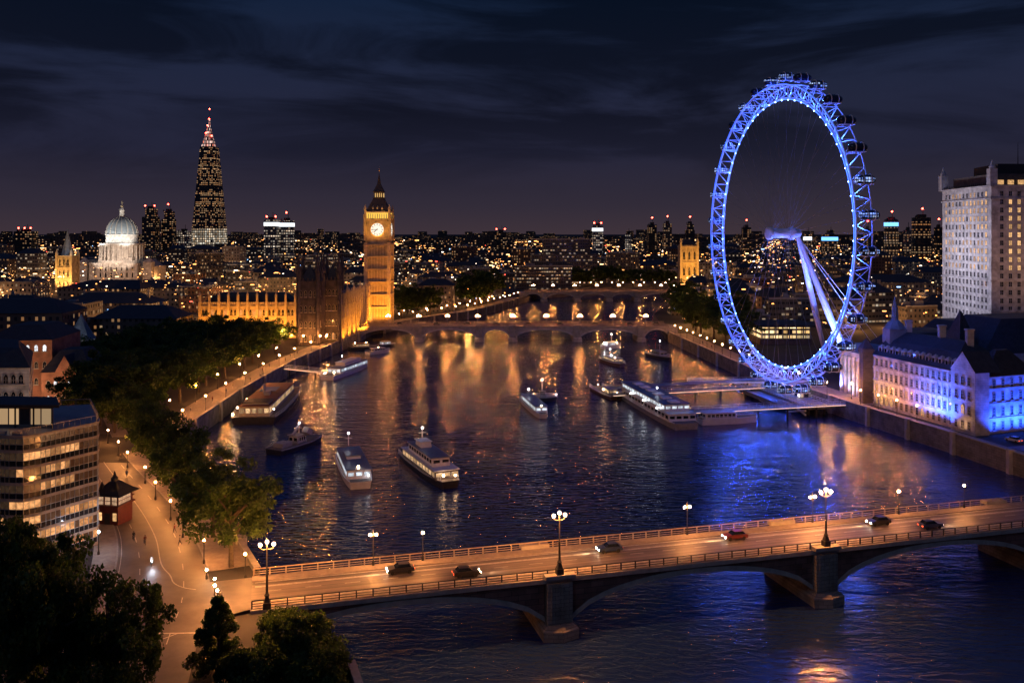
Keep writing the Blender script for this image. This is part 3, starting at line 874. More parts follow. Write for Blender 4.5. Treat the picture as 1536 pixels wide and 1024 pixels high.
# ------------------------------------------------------------------ gothic palace beside it
def palace():
    G = (1.0, .32, .022)
    lit = window_mesh(1.5, 3.6, M['gothtrim'], M['litwin_dim'], True, 2, 2, True, .16)
    drk = window_mesh(1.5, 3.6, M['gothtrim'], M['glassdark'], True, 2, 2, True, .16)
    rr = random.Random(5)
    # wing facing the camera
    x0, x1, Y = ux(300, 500), ux(443, 500), 500.0
    r = thing('gothic_palace', 'long amber floodlit gothic wing with pinnacles, behind the promenade trees', 'palace', (0, 0, 0))
    b = MB(); b.box(x0, x1, Y, Y + 18, 4.9, 24); b.build('wall', M['goth'], r)
    n = 10
    for i in range(n + 1):
        xx = x0 + (x1 - x0) * i / n
        g = MB(); g.box(xx - .7, xx + .7, Y - .9, Y + .6, 5, 25.6); g.build('buttress', M['gothtrim'], r)
        pinnacle(xx, Y - .2, 25.603, 6.2, 1.1, M['gothtrim'], r)
    g = MB()
    for z in (10.8, 16.6, 22.6): g.box(x0, x1, Y - .35, Y + .2, z, z + .45)
    for i in range(40): xx = x0 + (x1 - x0) * (i + .5) / 40; g.box(xx - .55, xx + .55, Y + .1, Y + .6, 24.003, 25.2)
    g.build('parapet', M['gothtrim'], r)
    ar = window_mesh(3.2, 4.6, M['gothtrim'], M['litwin'], True, 2, 1, False, .25)
    for i in range(n):
        a = x0 + (x1 - x0) * i / n; c = x0 + (x1 - x0) * (i + 1) / n
        place_windows(r, pick_of(lit, drk, .45, rr), (a, Y), (c, Y), 2, (11.8, 17.6), .6, .6)
        place_windows(r, lambda i, k: ar, (a, Y), (c, Y), 1, (5.6,), .6, .6)
    hip_roof('roof', [(x0, Y + 1.5), (x1, Y + 1.5), (x1, Y + 17), (x0, Y + 17)], 24.01, 6, 9, M['slate'], r, 0)
    for i in range(6):
        xx = x0 + (x1 - x0) * (i + .5) / 6
        spot((xx, Y - 9, 5.6), (xx, Y, 13), 25000, G, 110, .8)
    # dark pair of towers
    for px, Yt, wd, lab in ((462, 467, 10.0, 'unlit dark gothic tower, the wider left one of the pair before golden clock tower'),
                            (497, 478, 8.2, 'unlit dark gothic tower, the slimmer right one of the pair before golden clock tower')):
        xx = ux(px, Yt); t = thing('gothic_tower', lab, 'tower', (xx, Yt + wd / 2, 0), 0, 'dark towers of the palace')
        b = MB(); h = wd / 2; b.box(-h, h, -h, h, 4.9, 39); b.build('wall', M['darkstone'], t)
        g = MB()
        for i in range(5):
            q = -h + wd * i / 4
            g.box(q - .3, q + .3, -h - .35, -h + .2, 5, 40.4); g.box(h - .2, h + .35, q - .3, q + .3, 5, 40.4)
        for z in (13, 21, 29, 38.2): g.box(-h - .45, h + .45, -h - .45, h + .45, z, z + .5)
        g.build('buttress', M['darkstone'], t)
        for sx in (-1, 1):
            for sy in (-1, 1):
                b = MB(); b.lathe([(1.15, 5), (1.15, 42.5), (1.45, 42.7), (1.45, 44.5), (.8, 47.5), (.1, 55)], 8, (sx*h, sy*h)); b.build('turret', M['darkstone'], t)
        b = MB(); b.cone(rect(0, 0, wd * .8, wd * .8), 39.1, (0, 0, 48)); b.build('roof', M['slate'], t)
        for z in (14.2, 22.4, 30.4):
            for i in range(4): put('window', drk, t, (-h + wd * (i + .5) / 4, -h - .02, z), 0)
            for i in range(2): put('window', drk, t, (h + .02, -h + wd * (i + .5) / 2, z), pi / 2)
        for i, q in enumerate((lit, drk, lit, drk)): put('window', q, t, (-h + wd * (i + .5) / 4, -h - .02, 7.0), 0)
    # river front, running back to the clock tower
    r = thing('gothic_palace', 'golden gothic river front with many spikes, between dark towers and clock tower', 'palace', (0, 0, 0))
    p0, p1 = (-93, 480), (-89.5, 556)
    b = MB(); b.prism([p0, p1, (p1[0] - 16, p1[1]), (p0[0] - 16, p0[1])], 4.9, 27); b.build('wall', M['goth'], r)
    n = 14
    for i in range(n + 1):
        c = lerp(p0, p1, i / n)
        g = MB(); g.box(c[0] - .6, c[0] + .8, c[1] - .6, c[1] + .6, 5, 28.2); g.build('buttress', M['gothtrim'], r)
        pinnacle(c[0] + .1, c[1], 28.203, 8.0 if i % 3 == 0 else 5.0, 1.15, M['gothtrim'], r)
    for i in range(n): place_windows(r, pick_of(lit, drk, .4, rr), lerp(p0, p1, i/n), lerp(p0, p1, (i+1)/n), 1, (7, 13, 19), .6, .6)
    g = MB()
    for z in (11.5, 17.4, 24): g.prism([(p0[0] + .3, p0[1]), (p1[0] + .3, p1[1]), (p1[0] - .2, p1[1]), (p0[0] - .2, p0[1])], z, z + .5)
    g.build('string_course', M['gothtrim'], r)
    hip_roof('roof', [(p0[0] - 15.5, p0[1] + .5), (p0[0] - 1, p0[1] + .5), (p1[0] - 1, p1[1] - .5), (p1[0] - 15.5, p1[1] - .5)], 27.01, 5, 7, M['slate'], r, 0)
    for i in range(6):
        c = lerp(p0, p1, (i + .5) / 6)
        spot((c[0] + 4.2, c[1] - 3, 5.8), (c[0], c[1] + 1, 17), 17000, G, 120, .8)
palace()

# ------------------------------------------------------------------ domed cathedral
def cathedral():
    Y = 1064.0; x = ux(183, Y)
    r = thing('domed_cathedral', 'white floodlit cathedral with ribbed grey dome and gold lantern', 'cathedral', (x, Y, 0))
    st = M['portland']
    b = MB(); b.box(-44, 44, -14, 22, 4.9, 25); b.box(-28, 28, -22, 30, 4.9, 29); b.box(-20, 20, -18, 18, 29.003, 36)
    b.build('nave', st, r)
    for sx in (-1, 1):
        b = MB(); b.box(sx*38 - 5, sx*38 + 5, -19, -9, 4.9, 30); b.cone(rect(sx*38, -14, 10.5, 10.5), 30.003, (sx*38, -14, 36)); b.build('corner_pavilion', st, r)
        b = MB(); b.frustum(rect(sx*33, 2, 20, 30), 25.004, rect(sx*30, 2, 8, 26), 33); b.build('roof', M['lead'], r)
    w = window_mesh(2.2, 6.5, M['stone'], M['glassdark'], True, 1, 1, True, .3)
    for i in range(8): put('window', w, r, (-25 + 50 * (i + .5) / 8, -22.02, 12), 0)
    for i in range(8): put('window', w, r, (-25 + 50 * (i + .5) / 8, -22.02, 20), 0, (.8, 1, .7))
    g = MB()
    for i in range(9): xx = -27.5 + 55 * i / 8; g.box(xx - .7, xx + .7, -22.7, -21.8, 5, 28)
    g.box(-29, 29, -23, -21.5, 28.2, 29.4); g.box(-45, 45, -14.8, -13.5, 24, 25.2)
    g.build('pilaster', st, r)
    b = MB(); b.lathe([(25.5, 29), (25.5, 32), (22, 32.2), (22, 50), (25.8, 50.2), (25.8, 52.3), (20, 52.4), (18, 53), (17.6, 61), (18.6, 61.3), (18.6, 63)], 40); b.build('drum', st, r)
    for i in range(28):
        a = 2 * pi * i / 28
        c = MB(); c.lathe([(1.0, 32.2), (.95, 33), (.85, 49), (1.15, 49.4), (1.15, 50.1)], 8, (24.2*math.cos(a), 24.2*math.sin(a))); c.build('column', st, r)
    b = MB(); prof = [(17.6 * math.cos(t), 63 + 21 * math.sin(t)) for t in [pi/2*k/10 for k in range(10)]] + [(3.2, 83.7)]
    b.lathe(prof, 32); b.build('dome', M['lead'], r, True)
    g = MB()
    for i in range(16):
        a = 2 * pi * i / 16
        pts = [(17.75*math.cos(t)*math.cos(a), 17.75*math.cos(t)*math.sin(a), 63 + 21.15*math.sin(t)) for t in [pi/2*k/9 for k in range(9)]]
        for p, q in zip(pts, pts[1:]): g.beam(p, q, .9, .7)
    g.build('dome_rib', M['stone'], r)
    b = MB(); b.lathe([(3.6, 83.5), (3.6, 85), (2.6, 85.2), (2.6, 91), (3.2, 91.3), (3.0, 92), (1.6, 94.5), (.6, 95.2)], 12); b.build('lantern', st, r)
    b = MB(); b.ball((0, 0, 96.4), 1.5); b.beam((0, 0, 97.5), (0, 0, 103), .4, .4); b.beam((-1.3, 0, 101), (1.3, 0, 101), .4, .4); b.build('ball_cross', pmat('gilt ball', (.6, .5, .3), .4, metal=.5), r)
    C1 = (1.0, .78, .62); C2 = (1, .95, .88)
    for dx in (-34, -12, 12, 34): spot((x + dx, Y - 62, 8), (x + dx * .7, Y, 22), 15000, (1, .62, .42), 70)
    for dx in (-30, 30): spot((x + dx, Y - 60, 30), (x, Y, 42), 115000, C1, 50)
    for dx in (-34, 34): spot((x + dx, Y - 46, 53), (x, Y - 5, 72), 150000, C2, 60)
    spot((x - 6, Y - 22, 80), (x, Y, 94), 4000, (1, .8, .6), 60)
cathedral()

def spire_tower():
    Y = 923.0; x = ux(97, Y); w = 15.0; h = w / 2
    r = thing('church_tower', 'slim amber stone church tower with pointed pale spire left of dome', 'church tower', (x, Y + 6, 0))
    b = MB(); b.box(-h, h, -h, h, 4.9, 41); b.build('wall', M['goth'], r)
    g = MB()
    for sx in (-1, 1):
        for sy in (-1, 1): g.box(sx*h - 1.1, sx*h + 1.1, sy*h - 1.1, sy*h + 1.1, 5, 43); g.cone(rect(sx*h, sy*h, 2.2, 2.2), 43.003, (sx*h, sy*h, 48))
    for z in (16, 28, 40): g.box(-h - .6, h + .6, -h - .6, h + .6, z, z + .8)
    g.build('buttress', M['gothtrim'], r)
    wm = window_mesh(2.2, 8, M['gothtrim'], M['glassdark'], True, 2, 1, True, .3)
    for i in (-1, 0, 1):
        for z in (6.5, 18, 30): put('window', wm, r, (i * 4.2, -h - .02, z), 0)
    b = MB(); b.lathe([(6.6, 41.1), (3.4, 53), (.15, 69)], 8); b.build('spire', M['lead'], r)
    spot((x, Y - 22, 6), (x, Y, 24), 110000, (1, .5, .12), 75)
    spot((x + 18, Y - 20, 44), (x, Y + 5, 52), 9000, (.9, .9, 1), 60)
spire_tower()

# ------------------------------------------------------------------ skyline towers
SH_LO = facade('glass tower lower floors', (.03, .032, .04), (1, .66, .36), 1.15, 4.2, 5.0, .66, .62, .98, gang=.02, lit2=(1, .95, .8))
SH_MID = facade('glass tower shaft', (.022, .018, .02), (1, .42, .14), 1.5, 3.6, 3.8, .7, .5, .46, gang=.6, lit2=(1, .66, .36))
SH_TOP = facade('glass tower tip', (.2, .2, .22), (1, .22, .12), 2.2, 3.0, 7, .6, .7, .8, gang=.3, lit2=(1, .85, .75))
def glass_spire():
    Y = 1900.0; x = ux(306, Y)
    r = thing('glass_skyscraper', 'tallest tapering glass skyscraper with red and white lit tip', 'skyscraper', (x, Y + 35, 0))
    def sec(w, tw=0.0): return [(-w*.5, -w*.42), (-w*.1, -w*.5), (w*.34, -w*.5), (w*.5, -w*.3), (w*.5, w*.42), (-w*.5, w*.42)]
    b = MB(); b.frustum(sec(64), 4.9, sec(60), 74); b.build('lower_floors', SH_LO, r)
    b = MB(); b.frustum(sec(59.5), 74.01, sec(32), 252); b.build('shaft', SH_MID, r)
    for i, (dx, z1, w0) in enumerate(((-10, 298, 10), (0, 312, 12), (9, 292, 10))):
        b = MB(); b.frustum(rect(dx, -4, w0, 12), 250, rect(dx * .25, 0, 1.4, 3), z1); b.build('shard', SH_TOP, r)
    b = MB(); b.tube((0, 0, 300), (0, 0, 334), .8, .3); b.build('mast', M['greymetal'], r)
    red = MB()
    for p in ((0, -3, 313), (0, 0, 335), (-6, -6, 282), (6, -6, 276), (-3, -5, 299)): red.ball(p, 1.6)
    red.build('warning_lamp', M['redlamp'], r)
glass_spire()
FT_DARK = facade('dark tower block', (.02, .018, .018), (1, .40, .13), 1.4, 4.2, 4.0, .6, .4, .32, gang=.6, lit2=(1, .65, .35))
FT_WARM = facade('warm tower block', (.09, .075, .065), (1, .45, .16), 1.2, 4.0, 4.2, .55, .5, .45, gang=.4, lit2=(1, .7, .45))
FT_COOL = facade('pale tower block', (.16, .15, .15), (1, .7, .45), 1.3, 4.0, 4.4, .62, .42, .6, gang=.6, lit2=(1, .9, .75))
CAPB = emit('blue crown light', (.15, .45, 1), 2.4, False); CAPW = emit('white crown light', (.9, .95, 1), 2.2, False)
def tower(px, top, wpx, Y, label, mat, crown=None, red=1, steps=1, cut=0.0):
    x = ux(px, Y); h = CZ - (top - HY) * Y / F; w = wpx * Y / F
    r = thing('tower_block', label, 'tower', (x, Y + w / 2, 0))
    b = MB(); d = w * .8
    if steps == 1: b.prism(rect(0, 0, w, d), 4.9, h)
    elif steps == 2: b.prism(rect(0, 0, w, d), 4.9, h * .86); b.prism(rect(w*.06, 0, w*.7, d*.8), h * .86 + .01, h)
    else:
        b.prism([(w*.5*math.cos(2*pi*i/12), w*.5*math.sin(2*pi*i/12)) for i in range(12)], 4.9, h)
    b.build('wall', mat, r)
    p = MB(); p.box(-w*.2, w*.22, -d*.2, d*.2, h + .01, h + 5); p.box(-w*.42, -w*.34, -d*.3, -d*.2, h + .01, h + 3); p.tube((w*.1, 0, h + 5), (w*.1, 0, h + 13), .5)
    p.build('roof_plant', M['iron'], r)
    if crown:
        q = [(a * 1.03, c * 1.03) for a, c in (rect(0, 0, w, d) if steps != 3 else [(w*.5*math.cos(2*pi*i/12), w*.5*math.sin(2*pi*i/12)) for i in range(12)])]
        c = MB(); c.prism(q, h - 10, h - 4); c.build('crown_light', crown, r)
        if steps == 3:
            c = MB(); c.cone(q, h + .02, (0, 0, h + w*.25)); c.build('roof', M['slate'], r)
    if red:
        c = MB()
        for k in range(red): c.ball((w * (-.35 + .7 * k / max(1, red - 1)) if red > 1 else 0, -d*.2, h + 6 + (8 if red == 1 else 0)), 1.5)
        c.build('warning_lamp', M['redlamp'], r)
    return r
tower(222, 313, 20, 1700, 'dark tower with red top lamps, left and wider of two right of the dome', FT_DARK, None, 2, 2)
tower(250, 317, 17, 1720, 'dark tower with red lamp, right of two beside the tall glass skyscraper', FT_DARK, None, 1, 2)
tower(236, 334, 11, 1800, 'short brownish block squeezed between the two dark towers beside the dome', FT_WARM, None, 0)
tower(273, 347, 18, 1750, 'short pale ribbed block at the left foot of the glass skyscraper', FT_COOL, None, 0)
tower(405, 330, 19, 1500, 'pale lit twin block, left half, between glass skyscraper and clock tower', FT_COOL, CAPW, 2)
tower(428, 331, 19, 1510, 'pale lit twin block, right half, between glass skyscraper and clock tower', FT_COOL, CAPW, 1)
tower(32, 347, 26, 1600, 'squat dark tower with three red roof lamps at left skyline edge', FT_DARK, None, 3)
tower(751, 348, 18, 1800, 'stubby dark tower with two red lamps right of the clock tower', FT_DARK, None, 2)
tower(897, 339, 15, 1700, 'white topped slim tower above the stepped office building', FT_COOL, CAPW, 2)
tower(943, 352, 9, 1800, 'small pale tower just right of the white topped slim tower', FT_COOL, None, 0)
tower(979, 337, 13, 1750, 'dark skyline tower, leftmost of three with red tips left of the wheel', FT_DARK, None, 1)
tower(1002, 335, 12, 1750, 'dark skyline tower, middle of three with red tips left of the wheel', FT_WARM, None, 1)
tower(1036, 336, 13, 1700, 'dark skyline tower behind the amber tower, nearest the wheel of three', FT_DARK, None, 1, 2)
tower(1121, 341, 12, 1700, 'dark skyline tower seen through the left part of the wheel', FT_DARK, None, 1)
tower(1248, 352, 19, 1500, 'low tower with bright blue crown seen inside the wheel rim', FT_WARM, CAPB, 0)
tower(1213, 352, 10, 1600, 'small block right of the wheel hub on the skyline', FT_WARM, CAPW, 0)
tower(1341, 330, 20, 1450, 'round topped tower with blue white crown right of the wheel', FT_WARM, CAPB, 1, 3)
tower(1364, 345, 10, 1480, 'thin side tower touching the blue crowned tower right of the wheel', FT_WARM, None, 0)
tower(1388, 326, 27, 1400, 'dark round tower with red band lamp between wheel and white building', FT_DARK, None, 1, 3)
tower(1410, 341, 10, 1500, 'thin dark tower at the left edge of the white building', FT_DARK, None, 1)
tower(1303, 344, 9, 1500, 'thin dark tower touching the right rim of the wheel', FT_WARM, None, 1)

# small amber tower at the far bridge
def amber_tower():
    Y = 900.0; x = ux(1034, Y); w = 17.0; h = w / 2
    r = thing('gothic_tower', 'square amber floodlit tower at the right end of the far bridge', 'tower', (x, Y + h, 0))
    b = MB(); b.box(-h, h, -h, h, 4.9, 52); b.build('wall', M['goth'], r)
    g = MB()
    for s in (-1, 1): g.box(s*h - 1, s*h + 1, -h - 1, -h + 1, 5, 55); g.cone(rect(s*h, -h, 2.6, 2.6), 55.003, (s*h, -h, 60)); g.box(s*2.9 - .5, s*2.9 + .5, -h - .5, -h + .3, 5, 52)
    for z in (18, 34, 50): g.box(-h - .5, h + .5, -h - .7, h + .5, z, z + 1)
    g.build('buttress', M['gothtrim'], r)
    wm = window_mesh(2.6, 9, M['gothtrim'], M['glassdark'], True, 2, 2, True, .3)
    for z in (7, 21, 37):
        for i in (-1, 0, 1): put('window', wm, r, (i * 5.4, -h - .02, z), 0)
    hip_roof('roof', rect(0, 0, w * .9, w * .9), 52.02, 6, 7, M['slate'], r, 0)
    spot((x, Y - 24, 6), (x, Y, 24), 110000, (1, .42, .06), 75)
    spot((x + 4, Y - 40, 7), (x, Y, 48), 120000, (1, .42, .06), 40)
amber_tower()
# ------------------------------------------------------------------ the big observation wheel
def big_wheel():
    d = Vector((.1908, -.9816)).normalized(); Y = 335.0; hx = 101.0
    ang = math.atan2(d.y, d.x)
    r = thing('ferris_wheel', 'giant blue lit observation wheel with capsules on the right river bank', 'ferris wheel', (hx, Y, CZ), ang)
    # local: x in the wheel's plane, y = axle (positive towards land), z up
    RO, RI, HW = 55.4, 50.6, 2.8
    steel = M['whitesteel']
    led = emit('blue light strip', (.06, .17, 1.0), 3.6); node = emit('blue light node', (.2, .36, 1.0), 20)
    N = 64
    def P(R_, y, i): a = 2*pi*i/N; return (R_*math.cos(a), y, R_*math.sin(a))
    for y in (-HW, HW):
        b = MB()
        for i in range(N): b.tube(P(RO, y, i), P(RO, y, i + 1), .27, .27, 6)
        b.build('outer_rim', steel, r)
    b = MB()
    for i in range(N): b.tube(P(RI, 0, i), P(RI, 0, i + 1), .30, .30, 6)
    b.build('inner_rim', steel, r)
    b = MB()
    for i in range(N):
        b.tube(P(RI - .55, -.3, i), P(RI - .55, -.3, i + 1), .13, .13, 4)
    b.build('light_strip', led, r)
    b = MB()
    for i in range(N): b.tube(P(RO + .1, -HW - .45, i), P(RO + .1, -HW - .45, i + 1), .07, .07, 4)
    b.build('light_strip', led, r)
    dl = d.copy(); ax = Vector((.98, .19))
    for i in range(32):                         # the blue lamps inside the rim truss
        a = 2*pi*(i + .25)/32; pl = 53*math.cos(a)
        point((hx + dl.x*pl, Y + dl.y*pl, CZ + 53*math.sin(a)), 3600, (.035, .11, 1), .3)
    b = MB()
    for i in range(N):
        for y in (-HW, HW):
            b.tube(P(RO, y, i), P(RI, 0, i + .5), .125, .125, 5); b.tube(P(RI, 0, i + .5), P(RO, y, i + 1), .125, .125, 5)
        b.tube(P(RO, -HW, i), P(RO, HW, i), .12, .12, 5)
        b.tube(P(RO, -HW, i), P(RO, HW, i + 1), .09, .09, 4)
    b.build('truss_bracing', steel, r)
    b = MB(); b.ball((0, 0, 0), .24, 6, 4); nm_ = b.mesh('node_lamp', [node])
    for i in range(N): put('node_lamp', nm_, r, P(RI - .75, -.35, i + .5))
    b = MB()
    for i in range(N):
        y = 3.5 if i % 2 else -3.5
        a = 2*pi*(i + (.9 if i % 4 < 2 else -.9))/N
        b.tube((2.0*math.cos(a), y, 2.0*math.sin(a)), P(RI, 0, i), .045, .045, 3)
    b.build('spoke_cable', pmat('steel cable', (.22, .25, .34), .4), r)
    hub = MB()
    def ylathe(prof):
        m_ = MB(); m_.lathe(prof, 16)
        hub.v, hub.f, hub.m = [(x, z, -y) for x, y, z in m_.v], list(m_.f), list(m_.m)
        return hub
    ylathe([(1.5, -5), (2.4, -4.8), (2.4, -3.2), (1.8, -3), (1.8, 4), (2.4, 4.2), (2.4, 5.8), (1.6, 6), (1.6, 8.2), (1.1, 8.6)]).build('hub', steel, r, True)
    inv = Matrix.Rotation(-ang, 3, 'Z')
    def loc(p): return inv @ (Vector(p) - Vector((hx, Y, CZ)))
    top = Vector((0, 7.6, -1.2))
    feet = [on(1285, 574, 5.0), on(1240, 540, 5.0)]
    for f in feet:
        g = loc(f); mid = top.lerp(g, .5)
        b = MB(); b.tube(top, mid, .8, 1.35, 12); b.tube(mid, g, 1.35, .8, 12); b.build('support_leg', steel, r)
        b = MB(); b.box(g.x - 2.5, g.x + 2.5, g.y - 2.5, g.y + 2.5, -59.2, -57.6); b.build('foot_block', M['stone'], r)
    b = MB()
    for f in ((150, 372, 5.2), (156, 360, 5.2), (148, 380, 5.2), (158, 350, 5.2)): b.tube(top, loc(f), .12, .12, 4)
    b.build('stay_cable', steel, r)
    # capsules
    shell = facade('capsule glass', (.02, .03, .05), (.12, .25, 1.0), 2.6, .9, 1.25, .62, .7, .7, rough=.2, gang=0.3, lit2=(.5, .65, 1))
    shell2 = pmat('unlit capsule glass', (.008, .012, .03), .15, .2, 1, spec=.6)
    def cap_mesh(mat):
        m_ = MB(); m_.lathe([(.3, -4.0), (1.2, -3.6), (1.8, -2.4), (2.0, -.8), (2.0, .8), (1.8, 2.4), (1.2, 3.6), (.3, 4.0)], 14)
        o = MB(); o.v = [(x, z, -y) for x, y, z in m_.v]; o.f = m_.f; o.m = m_.m
        return o.mesh('capsule', [mat], True)
    c1, c2 = cap_mesh(shell), cap_mesh(shell2)
    ring = MB()
    for y in (-1.6, 1.6):
        pts = [(2.1*math.cos(2*pi*i/16), y, 2.1*math.sin(2*pi*i/16)) for i in range(17)]
        ring.path(pts, .16, 5)
    ring.box(-1.5, 1.5, -3.0, 3.0, -1.75, -1.5)
    ringm = ring.mesh('capsule_ring', [steel])
    for i in range(32):
        a = 2*pi*(i + .5)/32
        lit = not (25 < math.degrees(a) < 80 or 105 < math.degrees(a) < 140) or i % 5 == 0
        c = put('capsule', c1 if lit else c2, r, ((RO + 2.9)*math.cos(a), 0, (RO + 2.9)*math.sin(a)), 0, (.84, .84, .84))
        put('capsule_ring', ringm, c)
        if lit and i % 1 == 0:
            k = MB(); k.box(-1.3, 1.3, -2.2, 2.2, -1.38, -1.3); k.build('capsule_floor_light', emit('capsule light', (.3, .5, 1), 2, False) if 'caplight' not in M else M['caplight'], c) if False else None
    # blue and violet floodlights on the legs, hub and rim
    ux_ = Vector((hx, Y, 0))
    spot((hx + 27, Y + 3, 6.5), (hx + 19, Y + 10, 40), 420000, (.12, .20, 1), 60)
    spot((hx + 44, Y + 38, 6.5), (hx + 26, Y + 20, 38), 160000, (.12, .20, 1), 60)
    spot((hx + 20, Y - 6, 7), (hx + 34, Y + 18, 24), 26000, (.16, .19, 1), 70)
    spot((hx - 18, Y - 18, 30), (hx + 2, Y, 64), 60000, (.10, .17, 1), 30)
    return r
wheel = big_wheel()

# boarding platform under the wheel and the pier buildings
def platform():
    Y = 335; hx = 101.5
    r = thing('boarding_platform', 'boarding platform with railings and lights under the blue wheel', 'platform', (hx, Y, 0), math.atan2(-.9816, .1908))
    b = MB(); b.box(-26, 26, -3, 7, 2.6, 3.4); b.box(-14, 14, -8, 10, 1.2, 2.59); b.build('deck', M['greymetal'], r)
    for xx in (-22, -11, 0, 11, 22):
        for yy in (-1, 5):
            b = MB(); b.tube((xx, yy, -3), (xx, yy, 2.6), .6, .6, 8); b.build('pile', M['iron'], r)
    b = MB()
    for yy in (-2.9, 6.9):
        for i in range(27): b.tube((-26 + 2*i, yy, 3.4), (-26 + 2*i, yy, 4.6), .06, .06, 4)
        b.tube((-26, yy, 4.6), (26, yy, 4.6), .07, .07, 4); b.tube((-26, yy, 4.0), (26, yy, 4.0), .05, .05, 4)
    b.build('railing', M['whitesteel'], r)
    b = MB()
    for i in range(12): b.box(-24 + 4*i, -22.6 + 4*i, -2.98, -2.92, 2.7, 3.1)
    b.build('deck_light', emit('blue deck light', (.06, .16, 1), 260), r)
    for k, s in enumerate((-1, 1)):
        b = MB(); pts = [(-28 + 2*i, -5.5, 1 + s * 2.2 * math.sin(i * .22 + k)) for i in range(29)]
        b.path(pts, .35, 6); b.build('restraint_truss', M['whitesteel'], r)
    b = MB(); b.box(-9, 9, 3.2, 6.6, 3.41, 6.4); b.box(-10, 10, 2.6, 7.0, 6.41, 6.8); b.build('ticket_cabin', facade('cabin front', (.2, .2, .22), (1, .75, .5), 3, 2.2, 3.0, .8, .6, .8, lit2=(.8, .85, 1)), r)
platform()

M['pierlight'] = emit('walkway light strip', (1, .62, .45), 1.6)
M['piercool'] = emit('cool walkway strip', (.5, .5, 1), 1.2)
def gangway(p0, p1, w, label, light, z0, z1, cover=False):
    r = thing('gangway', label, 'walkway')
    p0 = Vector((p0[0], p0[1], z0)); p1 = Vector((p1[0], p1[1], z1)); dd = (p1 - p0).normalized(); side = Vector((dd.y, -dd.x, 0)).normalized()
    b = MB(); b.beam(p0, p1, w, .5); b.build('deck', M['greymetal'], r)
    b = MB(); n = int((p1 - p0).length / 2.5)
    for s in (-1, 1):
        for i in range(n + 1):
            q = p0.lerp(p1, i / n) + side * (s * (w/2 - .1)); b.tube(q + Vector((0, 0, .25)), q + Vector((0, 0, 1.4)), .06, .06, 4)
        for zz in (.8, 1.4): b.tube(p0 + side*(s*(w/2 - .1)) + Vector((0, 0, zz)), p1 + side*(s*(w/2 - .1)) + Vector((0, 0, zz)), .06, .06, 4)
    b.build('railing', M['whitesteel'], r)
    b = MB(); o = side * (w/2 + .04); b.beam(p0 + o + Vector((0, 0, .05)), p1 + o + Vector((0, 0, .05)), .05, .14); b.build('light_strip', light, r)
    for i in range(1, n, 4):
        q = p0.lerp(p1, i / n); b = MB(); b.tube((q.x, q.y, -3), (q.x, q.y, q.z - .26), .35, .35, 8); b.build('pile', M['iron'], r)
    if cover:
        b = MB()
        for i in range(n):
            a, c = p0.lerp(p1, i / n), p0.lerp(p1, (i + 1) / n)
            b.beam(a + Vector((0, 0, 2.9)), c + Vector((0, 0, 2.9)), w, .15)
        b.build('canopy', M['greymetal'], r)
    return r
gangway((38, 338.5), (99, 349), 5, 'long covered floating walkway with light strip, left of the wheel base', M['pierlight'], 2.4, 3.6, True)
gangway((62, 304), (116, 309), 4.5, 'lit footbridge from the quay corner to the large moored boat', M['pierlight'], 2.8, 4.6)
gangway((70, 352), (104, 352), 4, 'upper violet lit walkway behind the covered floating walkway', M['piercool'], 5, 5.2)
gangway((-101, 391), (-84, 392), 3.6, 'short lit gangway from left promenade to the moored white boat', M['pierlight'], 4.6, 2.6)

